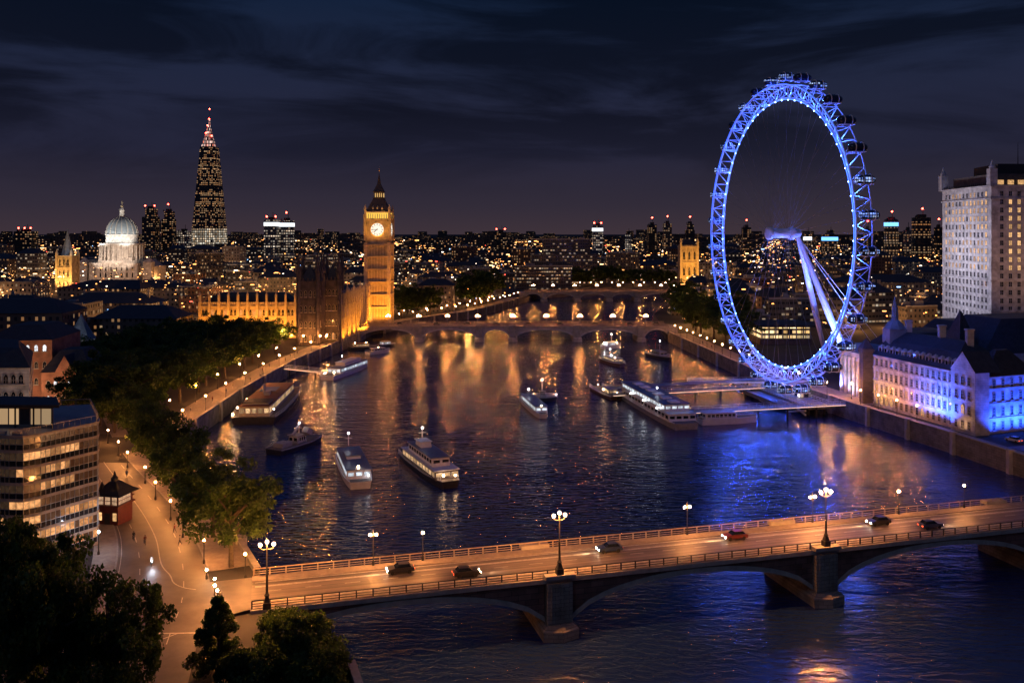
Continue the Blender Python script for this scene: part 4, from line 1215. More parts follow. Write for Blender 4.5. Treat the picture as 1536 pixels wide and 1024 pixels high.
# ------------------------------------------------------------------ riverside hotel: long stone building lit blue
def riverside():
    A = Vector((124.5, 305)); Bc = Vector((136.0, 259)); f = (Bc - A); L = f.length; f /= L
    inn = Vector((-f.y, f.x)); inn = inn if inn.x > 0 else -inn            # inward, away from the river
    r = thing('riverside_building', 'long pale stone riverside building with mansard roof, washed pink to deep blue', 'building')
    st = M['portland']; depth = 18
    zE = 22.5
    def pt(s, v): return A + f * s + inn * v
    def quad(s0, s1, v0, v1): return [tuple(pt(s0, v0)), tuple(pt(s1, v0)), tuple(pt(s1, v1)), tuple(pt(s0, v1))]
    b = MB(); b.prism(quad(0, L - 9, 0, depth), 4.9, zE); b.build('wall', st, r)
    g = MB()
    for z in (9.2, 13.6, 18.0, zE - .7): g.prism(quad(-.2, L - 8.8, -.35, .2), z, z + .45)
    n = 15
    for i in range(n + 1):
        s = 0.5 + (L - 10) * i / n; g.prism(quad(s - .28, s + .28, -.22, .1), 9.7, zE - .75)
    g.build('cornice', st, r)
    wl = window_mesh(1.25, 2.5, M['stone'], M['litwin_dim'], False, 2, 3, True, .12)
    wd = window_mesh(1.25, 2.5, M['stone'], M['glassdark'], False, 2, 3, True, .12)
    wg = window_mesh(1.5, 3.0, M['stone'], M['litwin'], True, 2, 2, False, .12)
    rr = random.Random(3)
    place_windows(r, lambda i, k: (wl if (rr.random() < (.35 if i < 4 else .06)) else wd), A, tuple(pt(L - 9, 0)), n, (10.2, 14.5, 18.8), .5, .5)
    place_windows(r, lambda i, k: (wg if i < 4 or i == 9 else wd), A, tuple(pt(L - 9, 0)), n, (5.9,), .5, .5)
    b = MB(); q0 = quad(-.4, L - 8.6, -.4, depth); q1 = quad(2, L - 11, 3.5, depth - 3.5); q2 = quad(5, L - 14, 8, depth - 8)
    b.frustum(q0, zE + .01, q1, zE + 5.2); b.frustum(q1, zE + 5.203, q2, zE + 8); b.build('roof', M['slate'], r)
    dm = MB(); dm.box(-.8, .8, -.3, 2.2, 0, 1.7); dm.cone([(-1, -.5), (1, -.5), (1, 2.3), (-1, 2.3)], 1.703, (0, .6, 2.7)); dm.poly([(-.5, -.32, .25), (.5, -.32, .25), (.5, -.32, 1.5), (-.5, -.32, 1.5)], 1)
    dmm = dm.mesh('dormer', [st, M['glassdark']])
    rz = math.atan2(f.y, f.x)
    for i in range(13):
        p = pt(2.5 + (L - 13) * i / 12, .9); o = put('dormer', dmm, r, (p.x, p.y, zE + 1.0), rz)
    for s in (6, 22, 34):
        p = pt(s, 9); b = MB(); b.box(p.x - 1, p.x + 1, p.y - .8, p.y + .8, zE + 5, zE + 11.5); b.box(p.x - 1.2, p.x + 1.2, p.y - 1, p.y + 1, zE + 11.503, zE + 12); b.build('chimney', st, r)
    # left end: corner bay with low turret and spirelet
    p = pt(3, 6)
    b = MB(); b.box(p.x - 3, p.x + 3, p.y - 3, p.y + 3, zE + 4, zE + 9); b.lathe([(3.8, zE + 9.01), (2.4, zE + 11), (1.2, zE + 12), (1.1, zE + 15), (.1, zE + 20)], 8, (p.x, p.y)); b.build('turret', M['lead'], r)
    # end pavilion with gable, then the short blue facade facing the bridge
    q = quad(L - 9.2, L + .6, -1.4, 3.58)
    b = MB(); b.prism(q, 4.9, zE + .8); b.build('pavilion', st, r)
    ga, gb = pt(L - 9.4, -1.5), pt(L + .8, -1.5)
    b = MB(); mid = (ga + gb) / 2; back = inn * 9
    v = [(*ga, zE + .81), (*gb, zE + .81), (*mid, zE + 6.5)]
    w_ = [(*(ga + back), zE + .81), (*(gb + back), zE + .81), (*(mid + back), zE + 6.5)]
    b.poly(v, 0); b.poly(w_[::-1], 0); b.poly([v[1], w_[1], w_[2], v[2]], 1); b.poly([v[0], v[2], w_[2], w_[0]], 1); b.build('gable', [st, M['slate']], r)
    place_windows(r, lambda i, k: (wg if k == 1 and i == 1 else wd), q[0], q[1], 3, (6.2, 10.6, 15, 19.2), 1, 1)
    C = pt(L - .4, 3.6); e = Vector((.93, .365)).normalized(); Le = 20.0; D = C + e * Le; up = -f
    q2_ = [tuple(C), tuple(D), tuple(D + up * 8.5), tuple(C + up * 8.5)]
    b = MB(); b.prism(q2_, 4.9, zE - .6); b.build('wall', st, r)
    g = MB()
    for z in (9.2, 13.6, 18.0, zE - 1.2): g.prism([tuple(C - up * .3), tuple(D - up * .3), tuple(D + up * .1), tuple(C + up * .1)], z, z + .45)
    g.build('cornice', st, r)
    place_windows(r, lambda i, k: wd, tuple(C), tuple(D), 5, (6, 10.2, 14.5, 18.4), 1, 1)
    hip_roof('roof', q2_, zE - .59, 7, 8, M['slate'], r, .4)
    # colour washes along the foot of the wall
    for s, col, pw in ((3, (1, .5, .18), 3000), (9, (1, .48, .25), 3000), (15, (1, .4, .36), 2400), (21, (.2, .2, 1), 2400), (25, (.06, .13, 1), 8000), (29.5, (.08, .18, 1), 14000), (34, (.03, .11, 1), 20000), (37.5, (.02, .09, 1), 20000)):
        o = pt(s, -6.0); t_ = pt(s, 0); spot((o.x, o.y, 6.4), (t_.x, t_.y, 15.5), pw * 1.5, col, 105, .9)
    for s in (3, 8, 13, 18):
        o = C + e * s - up * 5; t_ = C + e * s; spot((o.x, o.y, 5.5), (t_.x, t_.y, 13), 22000, (.015, .075, 1), 115, .8)
    o = pt(L - 4, -5); t_ = pt(L - 4, -1); spot((o.x, o.y, 5.5), (t_.x, t_.y, 11), 900, (1, .55, .25), 100)
riverside()

def simple_block(name, label, cat, quad, z0, z1, wallmat, roofmat=None, rise=0, inset=6, wins=None, parts=None):
    r = thing(name, label, cat)
    b = MB(); b.prism(quad, z0, z1); b.build('wall', wallmat, r)
    if rise: hip_roof('roof', quad, z1 + .01, rise, inset, roofmat or M['slate'], r)
    else:
        b = MB(); c = [sum(p[i] for p in quad)/4 for i in (0, 1)]
        b.prism([(c[0] + (p[0]-c[0])*1.03, c[1] + (p[1]-c[1])*1.03) for p in quad], z1 + .005, z1 + .9); b.build('parapet', roofmat or M['stone'], r)
        b = MB()
        rr = random.Random(int(z1 * 10 + quad[0][0]))
        for k in range(3):
            u, v = rr.uniform(.25, .75), rr.uniform(.25, .75)
            p = [quad[0][i] + (quad[1][i]-quad[0][i])*u + (quad[3][i]-quad[0][i])*v for i in (0, 1)]
            b.box(p[0]-2, p[0]+2, p[1]-1.5, p[1]+1.5, z1 + .2, z1 + rr.uniform(1.8, 3.4))
        b.build('roof_plant', M['greymetal'], r)
    if wins:
        for a, c, n, zs, pick in wins: place_windows(r, pick, a, c, n, zs, 1, 1)
    return r
wl2 = window_mesh(1.5, 2.1, M['stone'], M['litwin'], False, 2, 2, True, .12)
wd2 = window_mesh(1.5, 2.1, M['stone'], M['glassdark'], False, 2, 2, True, .12)
RW = random.Random(8)
# block with the big dark roof behind it
q = [(160, 300), (226, 318), (220, 342), (154, 324)]
rb = simple_block('roofed_building', 'building with long black hipped roof behind the blue lit facade', 'building', q, 4.9, 23, M['stone'], M['slate'], 11.5, 11)
place_windows(rb, pick_of(wl2, wd2, .75, RW), q[0], q[1], 14, (19.2,), 1, 1)
place_windows(rb, pick_of(wl2, wd2, .3, RW), q[0], q[1], 14, (14.2, 9.4), 1, 1)
for i in range(9):
    p = lerp(q[0], q[1], (i + .5) / 9); o = MB(); o.box(-.9, .9, -.3, 2.4, 0, 1.8); o.cone([(-1.1, -.4), (1.1, -.4), (1.1, 2.4), (-1.1, 2.4)], 1.803, (0, .5, 2.8)); o.poly([(-.5, -.32, .3), (.5, -.32, .3), (.5, -.32, 1.6), (-.5, -.32, 1.6)], 1)
    k = o.build('dormer', [M['stone'], M['litwin_cool']], rb, loc=(p[0] - .6, p[1] + 2.3, 24.6)); k.rotation_euler = (0, 0, .27)
q = [(153, 303), (161, 305.5), (159, 314), (151, 311.5)]
rp = simple_block('corner_pavilion', 'square stone pavilion with steep pyramid roof behind the blue lit facade', 'pavilion', q, 4.9, 24, M['stone'], M['slate'], 13, 20)
place_windows(rp, lambda i, k: wl2, q[0], q[1], 2, (19.5,), 1, 1)
place_windows(rp, lambda i, k: wl2, (151, 311.5), (153, 303), 2, (19.5,), 1, 1)
# low dark wings behind the wheel's foot
simple_block('dark_wing', 'dark low wing with flat roof right of the wheel legs', 'building', [(146, 322), (176, 332), (168, 358), (139, 346)], 4.9, 21, M['stone'], M['slate'], 6, 8)
simple_block('dark_wing', 'long dark rear wing below the white office building', 'building', [(176, 352), (262, 370), (256, 396), (170, 376)], 4.9, 21, M['darkstone'], M['slate'], 7, 9)
simple_block('dark_wing', 'dark wing at far right behind the black hipped roof', 'building', [(214, 300), (262, 312), (256, 345), (228, 340)], 4.9, 24, M['darkstone'], M['slate'], 6, 9)
# white colonnade by the wheel's foot
def colonnade():
    r = thing('colonnade_pavilion', 'white columned pavilion glowing blue white beside the wheel legs', 'pavilion', (129.5, 325, 0), -1.33)
    b = MB(); b.box(-8, 8, -4, 5, 4.9, 19); b.box(-9, 9, -5.2, 6, 19.003, 20.6); b.build('wall', M['portland'], r)
    for i in range(7):
        b = MB(); x = -7.5 + 15 * i / 6; b.lathe([(.75, 5), (.6, 6), (.5, 17.5), (.8, 18.2), (.8, 19)], 10, (x, -4.8)); b.build('column', M['portland'], r)
    hip_roof('roof', rect(0, .5, 16, 10), 20.61, 3, 5, M['lead'], r, .2)
    spot((119.5, 322, 6), (128, 324.5, 14), 7000, (.5, .6, 1), 100)
colonnade()
b = MB()
b.box(-1.7, 1.7, -1.7, 1.7, 4.9, 22.5); b.box(-2.1, 2.1, -2.1, 2.1, 22.503, 24); b.cone(rect(0, 0, 4, 4), 24.003, (0, 0, 27.5))
tag(b.build('stone_tower', M['darkstone'], loc=(123.6, 309.5, 0)), 'narrow dark square stair tower at left end of riverside building', 'tower')

# ------------------------------------------------------------------ white office tower at the right
def white_tower():
    Y = 430.0; xc = ux(1487, Y); xl = xc + 1.5; Yb = 484.0
    r = thing('office_tower', 'big white stone office tower with lit square windows at right edge', 'office tower')
    st = M['portland']; zt = 87.0
    c0, c1, c2, c3 = (xl + 1.0, Yb), (xc, Y), (xc + 62, Y + 3), (xc + 62, Yb)
    b = MB(); b.prism([c0, c1, c2, c3], 4.9, zt); b.build('wall', st, r)
    g = MB()
    for z in (26, 40.5, 80.5, zt - .3):
        g.prism([(c0[0] - .6, c0[1] + .5), (c1[0] - .6, c1[1] - .6), (c2[0], c2[1] - .6), (c2[0], c2[1] + .5), (c1[0] + .6, c1[1] + .6), (c0[0] + .6, c0[1])], z, z + .8)
    g.build('cornice', st, r)
    wl = window_mesh(1.9, 2.6, st, M['litwin'], False, 2, 2, True, .16); wd = window_mesh(1.9, 2.6, st, M['glassdark'], False, 2, 2, True, .16)
    wc = window_mesh(1.9, 2.6, st, M['litwin_dim'], False, 2, 2, True, .16)
    rr = random.Random(4); zs = [22 + 4.0 * k for k in range(16)]
    def pl(i, k): return wl if (k in (12, 13, 14) and rr.random() < .75) or (k > 5 and (i == 11 or rr.random() < .2)) else (wc if k > 5 and rr.random() < .35 else wd)
    # the hundred that show largest are windows of their own; the rest is one part
    def rows(side, a, c, n, zlist, pick):
        rest = []
        for k, z in zlist:
            place_windows(r, lambda i, q: pick(i, k), a, c, n, (z,), 3, 3)
    # right face (10 columns in view), left face (12 bays)
    put_r = [(k, z) for k, z in enumerate(zs)]
    rows('right', c1, c2, 13, put_r[6:15], lambda i, k: (wl if i >= 1 and k < 15 else wd) if i < 6 else None)
    rows('left', c0, c1, 12, put_r[12:15], pl)
    rest_l = [(k, z) for k, z in put_r if k < 12 or k == 15]
    # remaining openings joined as one part
    acc = {}
    def add(mesh, p, rz):
        acc.setdefault(mesh.name, (mesh, []))[1].append((p, rz))
    def collect(a, c, n, zl_, pick, lo=0):
        d = Vector((c[0]-a[0], c[1]-a[1])); L = d.length; d /= L; rz = math.atan2(d.y, d.x); out = Vector((d.y, -d.x))
        for k, z in zl_:
            for i in range(lo, n):
                p = Vector(a) + d * (3 + (L - 6) * (i + .5) / n) + out * .02
                add(pick(i, k), (p.x, p.y, z), rz)
    collect(c0, c1, 12, rest_l, pl)
    collect(c1, c2, 13, put_r[:6] + put_r[15:], lambda i, k: wd)
    collect(c1, c2, 13, put_r[6:15], lambda i, k: wl if rr.random() < .8 else wd, 6)
    V, Fc, mi = [], [], []; mats = [st, M['litwin'], M['glassdark'], M['litwin_dim']]
    for nm, (me, lst) in acc.items():
        pane = {M['litwin'].name: 1, M['glassdark'].name: 2, M['litwin_dim'].name: 3}[me.materials[1].name]
        vs = [v.co.copy() for v in me.vertices]; fs = [(tuple(p.vertices), p.material_index) for p in me.polygons]
        for p, rz in lst:
            o = len(V); cz, sz = math.cos(rz), math.sin(rz)
            V += [(p[0] + v.x*cz - v.y*sz, p[1] + v.x*sz + v.y*cz, p[2] + v.z) for v in vs]
            for f, m_ in fs: Fc.append(tuple(o + i for i in f)); mi.append(0 if m_ == 0 else pane)
    q = MB(); q.v, q.f, q.m = V, Fc, mi
    o = q.build('window_bank', mats, r); o['kind'] = 'stuff'
    b = MB(); b.prism([(c0[0] + 6, c0[1]), (c1[0] + 6, c1[1] + 9), (c2[0], c2[1] + 9), c3], zt + .01, zt + 6.5); b.build('attic', M['darkstone'], r)
    b = MB(); b.prism([(c0[0] + 14, c0[1] - 6), (c1[0] + 12, c1[1] + 16), (c2[0], c2[1] + 16), (c3[0], c3[1] - 6)], zt + 6.52, zt + 12); b.build('roof_house', M['iron'], r)
    for p in (c0, c1, (c1[0] + 48, c1[1])):
        b = MB(); b.box(p[0] - .3, p[0] + 3.2, p[1] + .3, p[1] + 3.8, zt + .02, zt + 8.5); b.lathe([(1.5, zt + 8.503), (1.5, zt + 9.6), (.9, zt + 10.6), (.1, zt + 13)], 8, (p[0] + 1.45, p[1] + 2)); b.build('corner_turret', st, r)
    b = MB()
    for k in range(9): b.box(c1[0] + 8 + k * 5, c1[0] + 11 + k * 5, c1[1] + 8.9, c1[1] + 9.02, zt + 1.2, zt + 3.4)
    b.build('attic_window', M['litwin'], r)
    b = MB()
    for i in range(26): p = lerp(c0, c1, (i + .5)/26); b.box(p[0] + .4, p[0] + .7, p[1] - .15, p[1] + .15, zt + .5, zt + 2)
    b.build('balustrade', M['iron'], r)
    b = MB(); b.tube((xc + 30, Y + 30, zt + 12), (xc + 30, Y + 30, zt + 24), .25, .08); b.build('mast', M['iron'], r)
    for yy in (442, 472): spot((xc - 60, yy, 30), (xc, yy, 40), 100000, (.72, .72, 1.0), 80, 1)
    for yy in (444, 470): spot((xc - 70, yy, 32), (xc, yy, 72), 120000, (.78, .76, 1.0), 60, 1)
    spot((xc + 16, Y - 42, 38), (xc + 14, Y, 56), 24000, (1, .5, .27), 95, 1)
white_tower()
# ------------------------------------------------------------------ glass office building at the left
def glass_building():
    r = thing('glass_office', 'curved glass office building with lit floor bands beside the embankment road', 'office building')
    C1 = Vector((-80.8, 147.5)); C2 = Vector((-74.6, 160.2)); away = Vector((-.5, .866))
    C0 = Vector((-98, 150.5)); z0 = zl(150) - 1.5; zt = 30.3
    E = C2 + away * 17; G = C0 + away * 20
    u0_ = (C0 - C1).normalized(); u1_ = (C2 - C1).normalized()
    foot = [tuple(C0), tuple(C1 + u0_ * 3.2), tuple(C1 + u0_ * .9 + u1_ * .3), tuple(C1 + u1_ * 2.6), tuple(C2 + away * -.9 - u1_ * .5), tuple(C2 + away * .9), tuple(E), tuple(G)]
    def inset(k):
        c = Vector((sum(p[0] for p in foot)/8, sum(p[1] for p in foot)/8))
        return [tuple(c + (Vector(p) - c) * k) for p in foot]
    core = inset(.965); nf = 8; fh = (zt - 8.6) / nf
    b = MB(); b.prism(core, z0, zt - .6); b.build('core', M['glassdark'], r)
    b = MB(); b.prism(inset(1.01), zt - .59, zt); b.build('roof', M['greymetal'], r)
    slab = pmat('pale spandrel', (.25, .22, .19), .6, .2, .6)
    for k in range(nf + 1):
        z = 8.6 + fh * k
        b = MB(); b.prism(inset(1.012 if k < nf else 1.02), z - .25, z + (.25 if k < nf else -.03)); b.build('floor_slab', slab, r)
    warm = emit('office window warm', (1, .46, .17), .62, False, .7); dim = emit('office window dim', (1, .6, .34), .022, False, .8)
    def pane_mesh(w, h, m):
        q = MB(); q.poly([(-w/2, 0, 0), (w/2, 0, 0), (w/2, 0, h * .42), (-w/2, 0, h * .42)], 2)
        q.poly([(-w/2, 0, h * .42), (w/2, 0, h * .42), (w/2, 0, h), (-w/2, 0, h)], 1)
        q.box(-w/2 - .03, -w/2 + .03, -.10, .1, 0, h, 0); q.box(-w/2 + .03, w/2 - .03, -.08, .06, h * .40, h * .40 + .08, 0)
        return q.mesh('window', [M['greymetal'], m, M['glassdark']])
    rr = random.Random(2); F_ = [Vector(p) for p in inset(1.0)]
    segs = [(F_[3], F_[4], 12, .62, True), (F_[0], F_[1], 18, .10, False), (F_[1], F_[2], 2, .15, False), (F_[2], F_[3], 3, .4, False), (F_[4], F_[5], 3, .6, False)]
    bank_ = MB()
    for a, c, n, pr, own in segs:
        L = (c - a).length; w = L / n
        ms = [pane_mesh(w, fh - .5, m_) for m_ in (warm, dim)]
        d_ = (c - a) / L; rz = math.atan2(d_.y, d_.x)
        for k in range(nf):
            run = 0
            for i in range(n):
                if run == 0: run = rr.randint(1, 4); on_ = rr.random() < pr * (.35 if k >= nf - 1 else 1.0) * (1.3 if k < 3 else 1)
                run -= 1
                me = ms[0 if on_ else 1]; p = a + d_ * (L * (i + .5) / n); z = 8.6 + fh * k + .25
                if own: put('window', me, r, (p.x, p.y, z), rz)
                else:
                    o = len(bank_.v); cz, sz = math.cos(rz), math.sin(rz)
                    bank_.v += [(p.x + v.co.x*cz - v.co.y*sz, p.y + v.co.x*sz + v.co.y*cz, z + v.co.z) for v in me.vertices]
                    for f_ in me.polygons: bank_.f.append(tuple(o + q for q in f_.vertices)); bank_.m.append({0: 0, 1: 1 if on_ else 3, 2: 2}[f_.material_index])
    o = bank_.build('window_bank', [M['greymetal'], warm, M['glassdark'], dim], r); o['kind'] = 'stuff'
    # roof terrace: glass rail, penthouse with overhanging roof, loungers of plant
    b = MB(); T = inset(.99)
    for p, q in zip(T, T[1:] + T[:1]):
        b.beam((*p, zt + 1.1), (*q, zt + 1.1), .08, .08); n = 10
        for i in range(n): x, y = lerp(p, q, i / n); b.tube((x, y, zt), (x, y, zt + 1.1), .04, .04, 4)
    b.build('terrace_railing', M['greymetal'], r)
    ph = [tuple(C0 + Vector((-1, 3.5))), tuple(C1 + Vector((1.2, 6.0))), tuple(C1 + Vector((1.2, 6)) + away * 8), tuple(C0 + away * 13 + Vector((-1, 0)))]
    b = MB(); b.prism(ph, zt + .01, zt + 3.6); b.build('penthouse', facade('penthouse glazing', (.1, .09, .08), (1, .6, .28), .9, 1.9, 3.4, .88, .8, .75, gang=.2, lit2=(1, .72, .42)), r)
    b = MB(); b.box(-.13, .13, -.13, .13, 0, 3.6); mm_ = b.mesh('penthouse_mullion', [M['iron']])
    for p, q in zip(ph, ph[1:]):
        for i in range(6): x, y = lerp(p, q, i / 6); put('penthouse_mullion', mm_, r, (x, y, zt))
    c = Vector((sum(p[0] for p in ph)/4, sum(p[1] for p in ph)/4)); po = [tuple(c + (Vector(p) - c) * 1.12) for p in ph]
    b = MB(); b.prism(po, zt + 3.61, zt + 4.1); b.build('penthouse_roof', M['iron'], r)
    b = MB()
    for i in range(5): p = C1 + away * (1.2 + i * .2) + Vector((-1.5 - i * 2.6, 0)); b.box(p.x - .7, p.x + .7, p.y - .35, p.y + .35, zt + .01, zt + .55)
    b.build('planter', M['stone'], r)
    for i in range(9):
        p = lerp(C1, C2, (i + .3) / 9); b = MB(); b.box(p[0] - .28, p[0] + .28, p[1] - .5, p[1] + .1, z0, 8.55); b.build('column', slab, r)
glass_building()
spot((-83, 157, zl(157) + 4.5), (-78, 152, 11), 60, (1, .6, .3), 120)

# ------------------------------------------------------------------ kiosk on the road
def kiosk():
    x, y, z = gl(172, 782)
    r = thing('kiosk', 'red two storey kiosk with dark pagoda roof on the embankment road', 'kiosk', (x, y, z), rad(-12))
    red = pmat('red painted timber', (.09, .022, .018), .5, .3, 1.5)
    b = MB(); b.box(-2.3, 2.3, -2.2, 2.2, 0, 3.6); b.build('wall', red, r)
    b = MB(); b.box(-2.1, 2.1, -2.0, 2.0, 3.9, 5.6); b.build('lit_gallery', emit('kiosk glow', (1, .6, .35), .55, False, .5), r)
    b = MB(); b.box(-2.7, 2.7, -2.6, 2.6, 3.61, 3.89)
    b.build('balcony', red, r)
    b = MB()
    for sx in (-2.2, -.75, .75, 2.2):
        for sy in (-2.1, 2.1): b.box(sx - .12, sx + .12, sy - .12, sy + .12, 3.9, 5.75)
    for sy in (-2.55, 2.55): b.box(-2.6, 2.6, sy - .04, sy + .04, 4.75, 4.85)
    for sx in (-2.55, 2.55): b.box(sx - .04, sx + .04, -2.5, 2.5, 4.75, 4.85)
    b.build('post', red, r)
    b = MB(); b.frustum(rect(0, 0, 6.6, 6.4), 5.76, rect(0, 0, 4.6, 4.4), 6.5); b.frustum(rect(0, 0, 4.6, 4.4), 6.503, rect(0, 0, 1.4, 1.4), 8.0); b.lathe([(.6, 8.0), (.7, 8.6), (.3, 9.0), (.05, 9.9)], 8); b.build('roof', M['slate'], r)
    for sx in (-1, 1): o = MB(); o.cone(rect(sx * 1.6, -1.6, .8, .8), 6.9, (sx * 1.6, -1.6, 8.3)); o.build('finial', M['slate'], r)
    b = MB(); b.box(-.6, .6, -2.26, -2.2, 0, 2.3); b.build('door', M['iron'], r)
    for i in (-1.6, 1.6): b = MB(); b.box(i - .4, i + .4, -2.25, -2.2, .9, 2.4); b.build('window', M['litwin'], r)
kiosk()

# ------------------------------------------------------------------ left bank buildings
RL = random.Random(21)
wl3 = window_mesh(1.3, 2.4, M['stone'], M['litwin_cool'], True, 2, 2, True, .14); wd3 = window_mesh(1.3, 2.4, M['stone'], M['glassdark'], True, 2, 2, True, .14)
wl4 = window_mesh(1.3, 2.4, M['stone'], M['litwin'], False, 2, 2, True, .14)
xa, xb = ux(-60, 205), ux(44, 205)
q = [(xa, 205), (xb, 205), (xb - 14, 232), (xa - 14, 232)]
gb_ = simple_block('stone_building', 'pale grey stone building with dark roof above the glass office', 'building', q, 4.9, 33, M['portland'], M['slate'], 4, 6)
place_windows(gb_, lambda i, k: wl4 if k == 0 else (wd3 if RL.random() < .9 else wl4), q[0], q[1], 8, (21.2, 25.2, 29.2), 1, 1)
place_windows(gb_, lambda i, k: wd3 if RL.random() < .8 else wl4, q[1], q[2], 8, (21.2, 25.2, 29.2), 1, 1)
spot((xb + 8, 196, 12), (xb - 4, 205, 26), 5200, (.95, .85, .8), 80)
ob = [(ux(-10, 300), 296), (ux(78, 300), 300), (ux(78, 300) - 4, 328), (ux(-10, 300) - 4, 324)]
br = simple_block('brick_building', 'orange lit brick building with arched upper windows left of the trees', 'building', ob, 4.9, 28, M['brick'], M['slate'], 4.5, 9)
place_windows(br, lambda i, k: wl3 if RL.random() < .8 - k * .02 else wd3, ob[0], ob[1], 7, (24.2, 18.5), 1, 1)
place_windows(br, lambda i, k: wd3 if RL.random() < .6 else wl3, ob[0], ob[1], 7, (13,), 1, 1)
ob2 = [(ux(62, 290), 290), (ux(128, 290), 294), (ux(128, 290) - 3, 314), (ux(62, 290) - 3, 310)]
br2 = simple_block('brick_building', 'lower orange brick building with gabled dark roof beside the trees', 'building', ob2, 4.9, 18.5, M['brick'], M['slate'], 6.5, 7)
place_windows(br2, lambda i, k: wl3 if RL.random() < .6 else wd3, ob2[0], ob2[1], 6, (8.5, 13.5), 1, 1)
gx = (ob2[0][0] + ob2[1][0]) / 2
b = MB(); b.poly([(gx - 3, 290.4, 18.5), (gx + 3, 290.8, 18.5), (gx, 290.6, 24)], 0); b.poly([(gx + 3, 290.8, 18.5), (gx + 3, 299, 18.5), (gx, 299, 24), (gx, 290.6, 24)], 1); b.poly([(gx - 3, 290.4, 18.5), (gx, 290.6, 24), (gx, 299, 24), (gx - 3, 299, 18.5)], 1)
b.build('gable', [M['brick'], M['slate']], br2)
for xx, zz, pw in ((ux(20, 290), 10, 15000), (ux(60, 290), 10, 15000), (ux(95, 280), 8, 9000), (ux(122, 280), 8, 9000)):
    spot((xx, 272, 7), (xx, 298, 15), pw, (1, .50, .24), 85)
# turret with pale cone right of the brick building
x, y, _ = (ux(122, 385), 385, 0)
tr = thing('turret_building', 'pale turret with white conical roof between brick building and trees', 'turret', (x, y, 0))
b = MB(); b.lathe([(5.2, 4.9), (5.2, 17.5), (5.8, 17.8), (5.8, 18.4)], 10); b.build('wall', M['portland'], tr)
b = MB(); b.lathe([(6, 18.41), (3.2, 23), (.1, 29)], 10); b.build('roof', M['lead'], tr)
for i in (-2, -1, 0, 1):
    a = -pi/2 + i * .62; put('window', wl4, tr, (5.0*math.cos(a), 5.0*math.sin(a), 13.2), a + pi/2)
spot((x + 3, y - 18, 12), (x, y, 22), 5000, (.9, .9, 1), 80)

# lit glass hall behind the wheel
hall = thing('glass_hall', 'wide flat roofed hall with glowing yellow glass, seen through the wheel', 'hall')
Yh = 470; xa, xb = ux(1140, Yh), ux(1218, Yh)
b = MB(); b.box(xa, xb, Yh, Yh + 26, 4.9, 8); b.build('base', M['darkstone'], hall)
gmat = facade('hall glazing', (.05, .045, .04), (1, .58, .2), 2.2, 2.4, 2.6, .86, .6, .92, gang=.1, lit2=(1, .75, .4))
b = MB(); b.box(xa + 1, xb - 1, Yh + 1, Yh + 25, 8.01, 14.4); b.build('glazing', gmat, hall)
b = MB(); b.box(xa - 2, xb + 2, Yh - 2, Yh + 28, 14.41, 15.6); b.build('roof', M['slate'], hall)
for i in range(8): xx = xa + 1 + (xb - xa - 2) * i / 7; b = MB(); b.box(xx - .25, xx + .25, Yh - .4, Yh + .2, 8, 14.4); b.build('column', M['greymetal'], hall)

# ------------------------------------------------------------------ the city: several hundred single buildings
F1_ = facade('rendered city front', (.085, .075, .068), (1, .44, .15), 1.25, 3.0, 3.5, .42, .46, .30, gang=.6, lit2=(1, .66, .36))
F2_ = facade('brick city front', (.10, .055, .04), (1, .40, .13), 1.2, 3.2, 3.6, .4, .5, .30, gang=.6, lit2=(1, .6, .3))
F3_ = facade('office city front', (.07, .075, .085), (1, .58, .28), 1.25, 2.6, 3.6, .74, .4, .32, gang=.85, lit2=(1, .82, .62))
F4_ = facade('pale city front', (.17, .16, .15), (1, .5, .2), 1.15, 3.4, 3.8, .4, .5, .30, gang=.6, lit2=(1, .75, .5))
KINDS_ = [('plastered', F1_), ('brick', F2_), ('glazed', F3_), ('pale stone', F4_)]
ROOFK = ['flat roofed', 'hip roofed', 'stepped']
RC = random.Random(77)
taken = []
def free(x, y, w):
    for (a, c, k) in taken:
        if abs(a - x) < (k + w) * .5 + 3 and abs(c - y) < (k + w) * .5 + 3: return False
    return True
def inriver(x, y, mg=22):
    if y < 835:
        return bank(BL, y) - mg < x < bank(BR, y) + mg
    if y < 1000: return x > bank(BL, min(y, 959)) - mg - 10 or (x > -10)
    return False
def landmark(x, y, w):
    m_ = w * .75
    for a, c, e, f in ((-205, -85, 440, 590), (-540, -395, 1000, 1120), (-490, -440, 900, 945), (150, 215, 880, 930), (95, 290, 250, 520)):
        if a - m_ < x < c + m_ and e - m_ < y < f + m_: return True
    # keep the sight lines to the lit fronts open
    for px, hw, ya, yb in ((183, 62, 760, 1064), (97, 20, 700, 920), (567, 26, 560, 600), (1034, 20, 840, 900)):
        if ya < y < yb and abs(x - ux(px, y)) < hw * y / F + w * .6: return True
    return False
def zone(x, y):
    px = CX + F * x / y
    if px < 90: return 'at far left'
    if px < 290: return 'around the domed cathedral'
    if px < 440: return 'below the glass skyscraper'
    if px < 560: return 'behind the dark gothic towers'
    if px < 700: return 'just right of the clock tower'
    if px < 860: return 'above the far bridge'
    if px < 1075: return 'left of the wheel'
    if px < 1305: return 'seen through the wheel'
    return 'right of the wheel'
buckets = {}
cityb = []
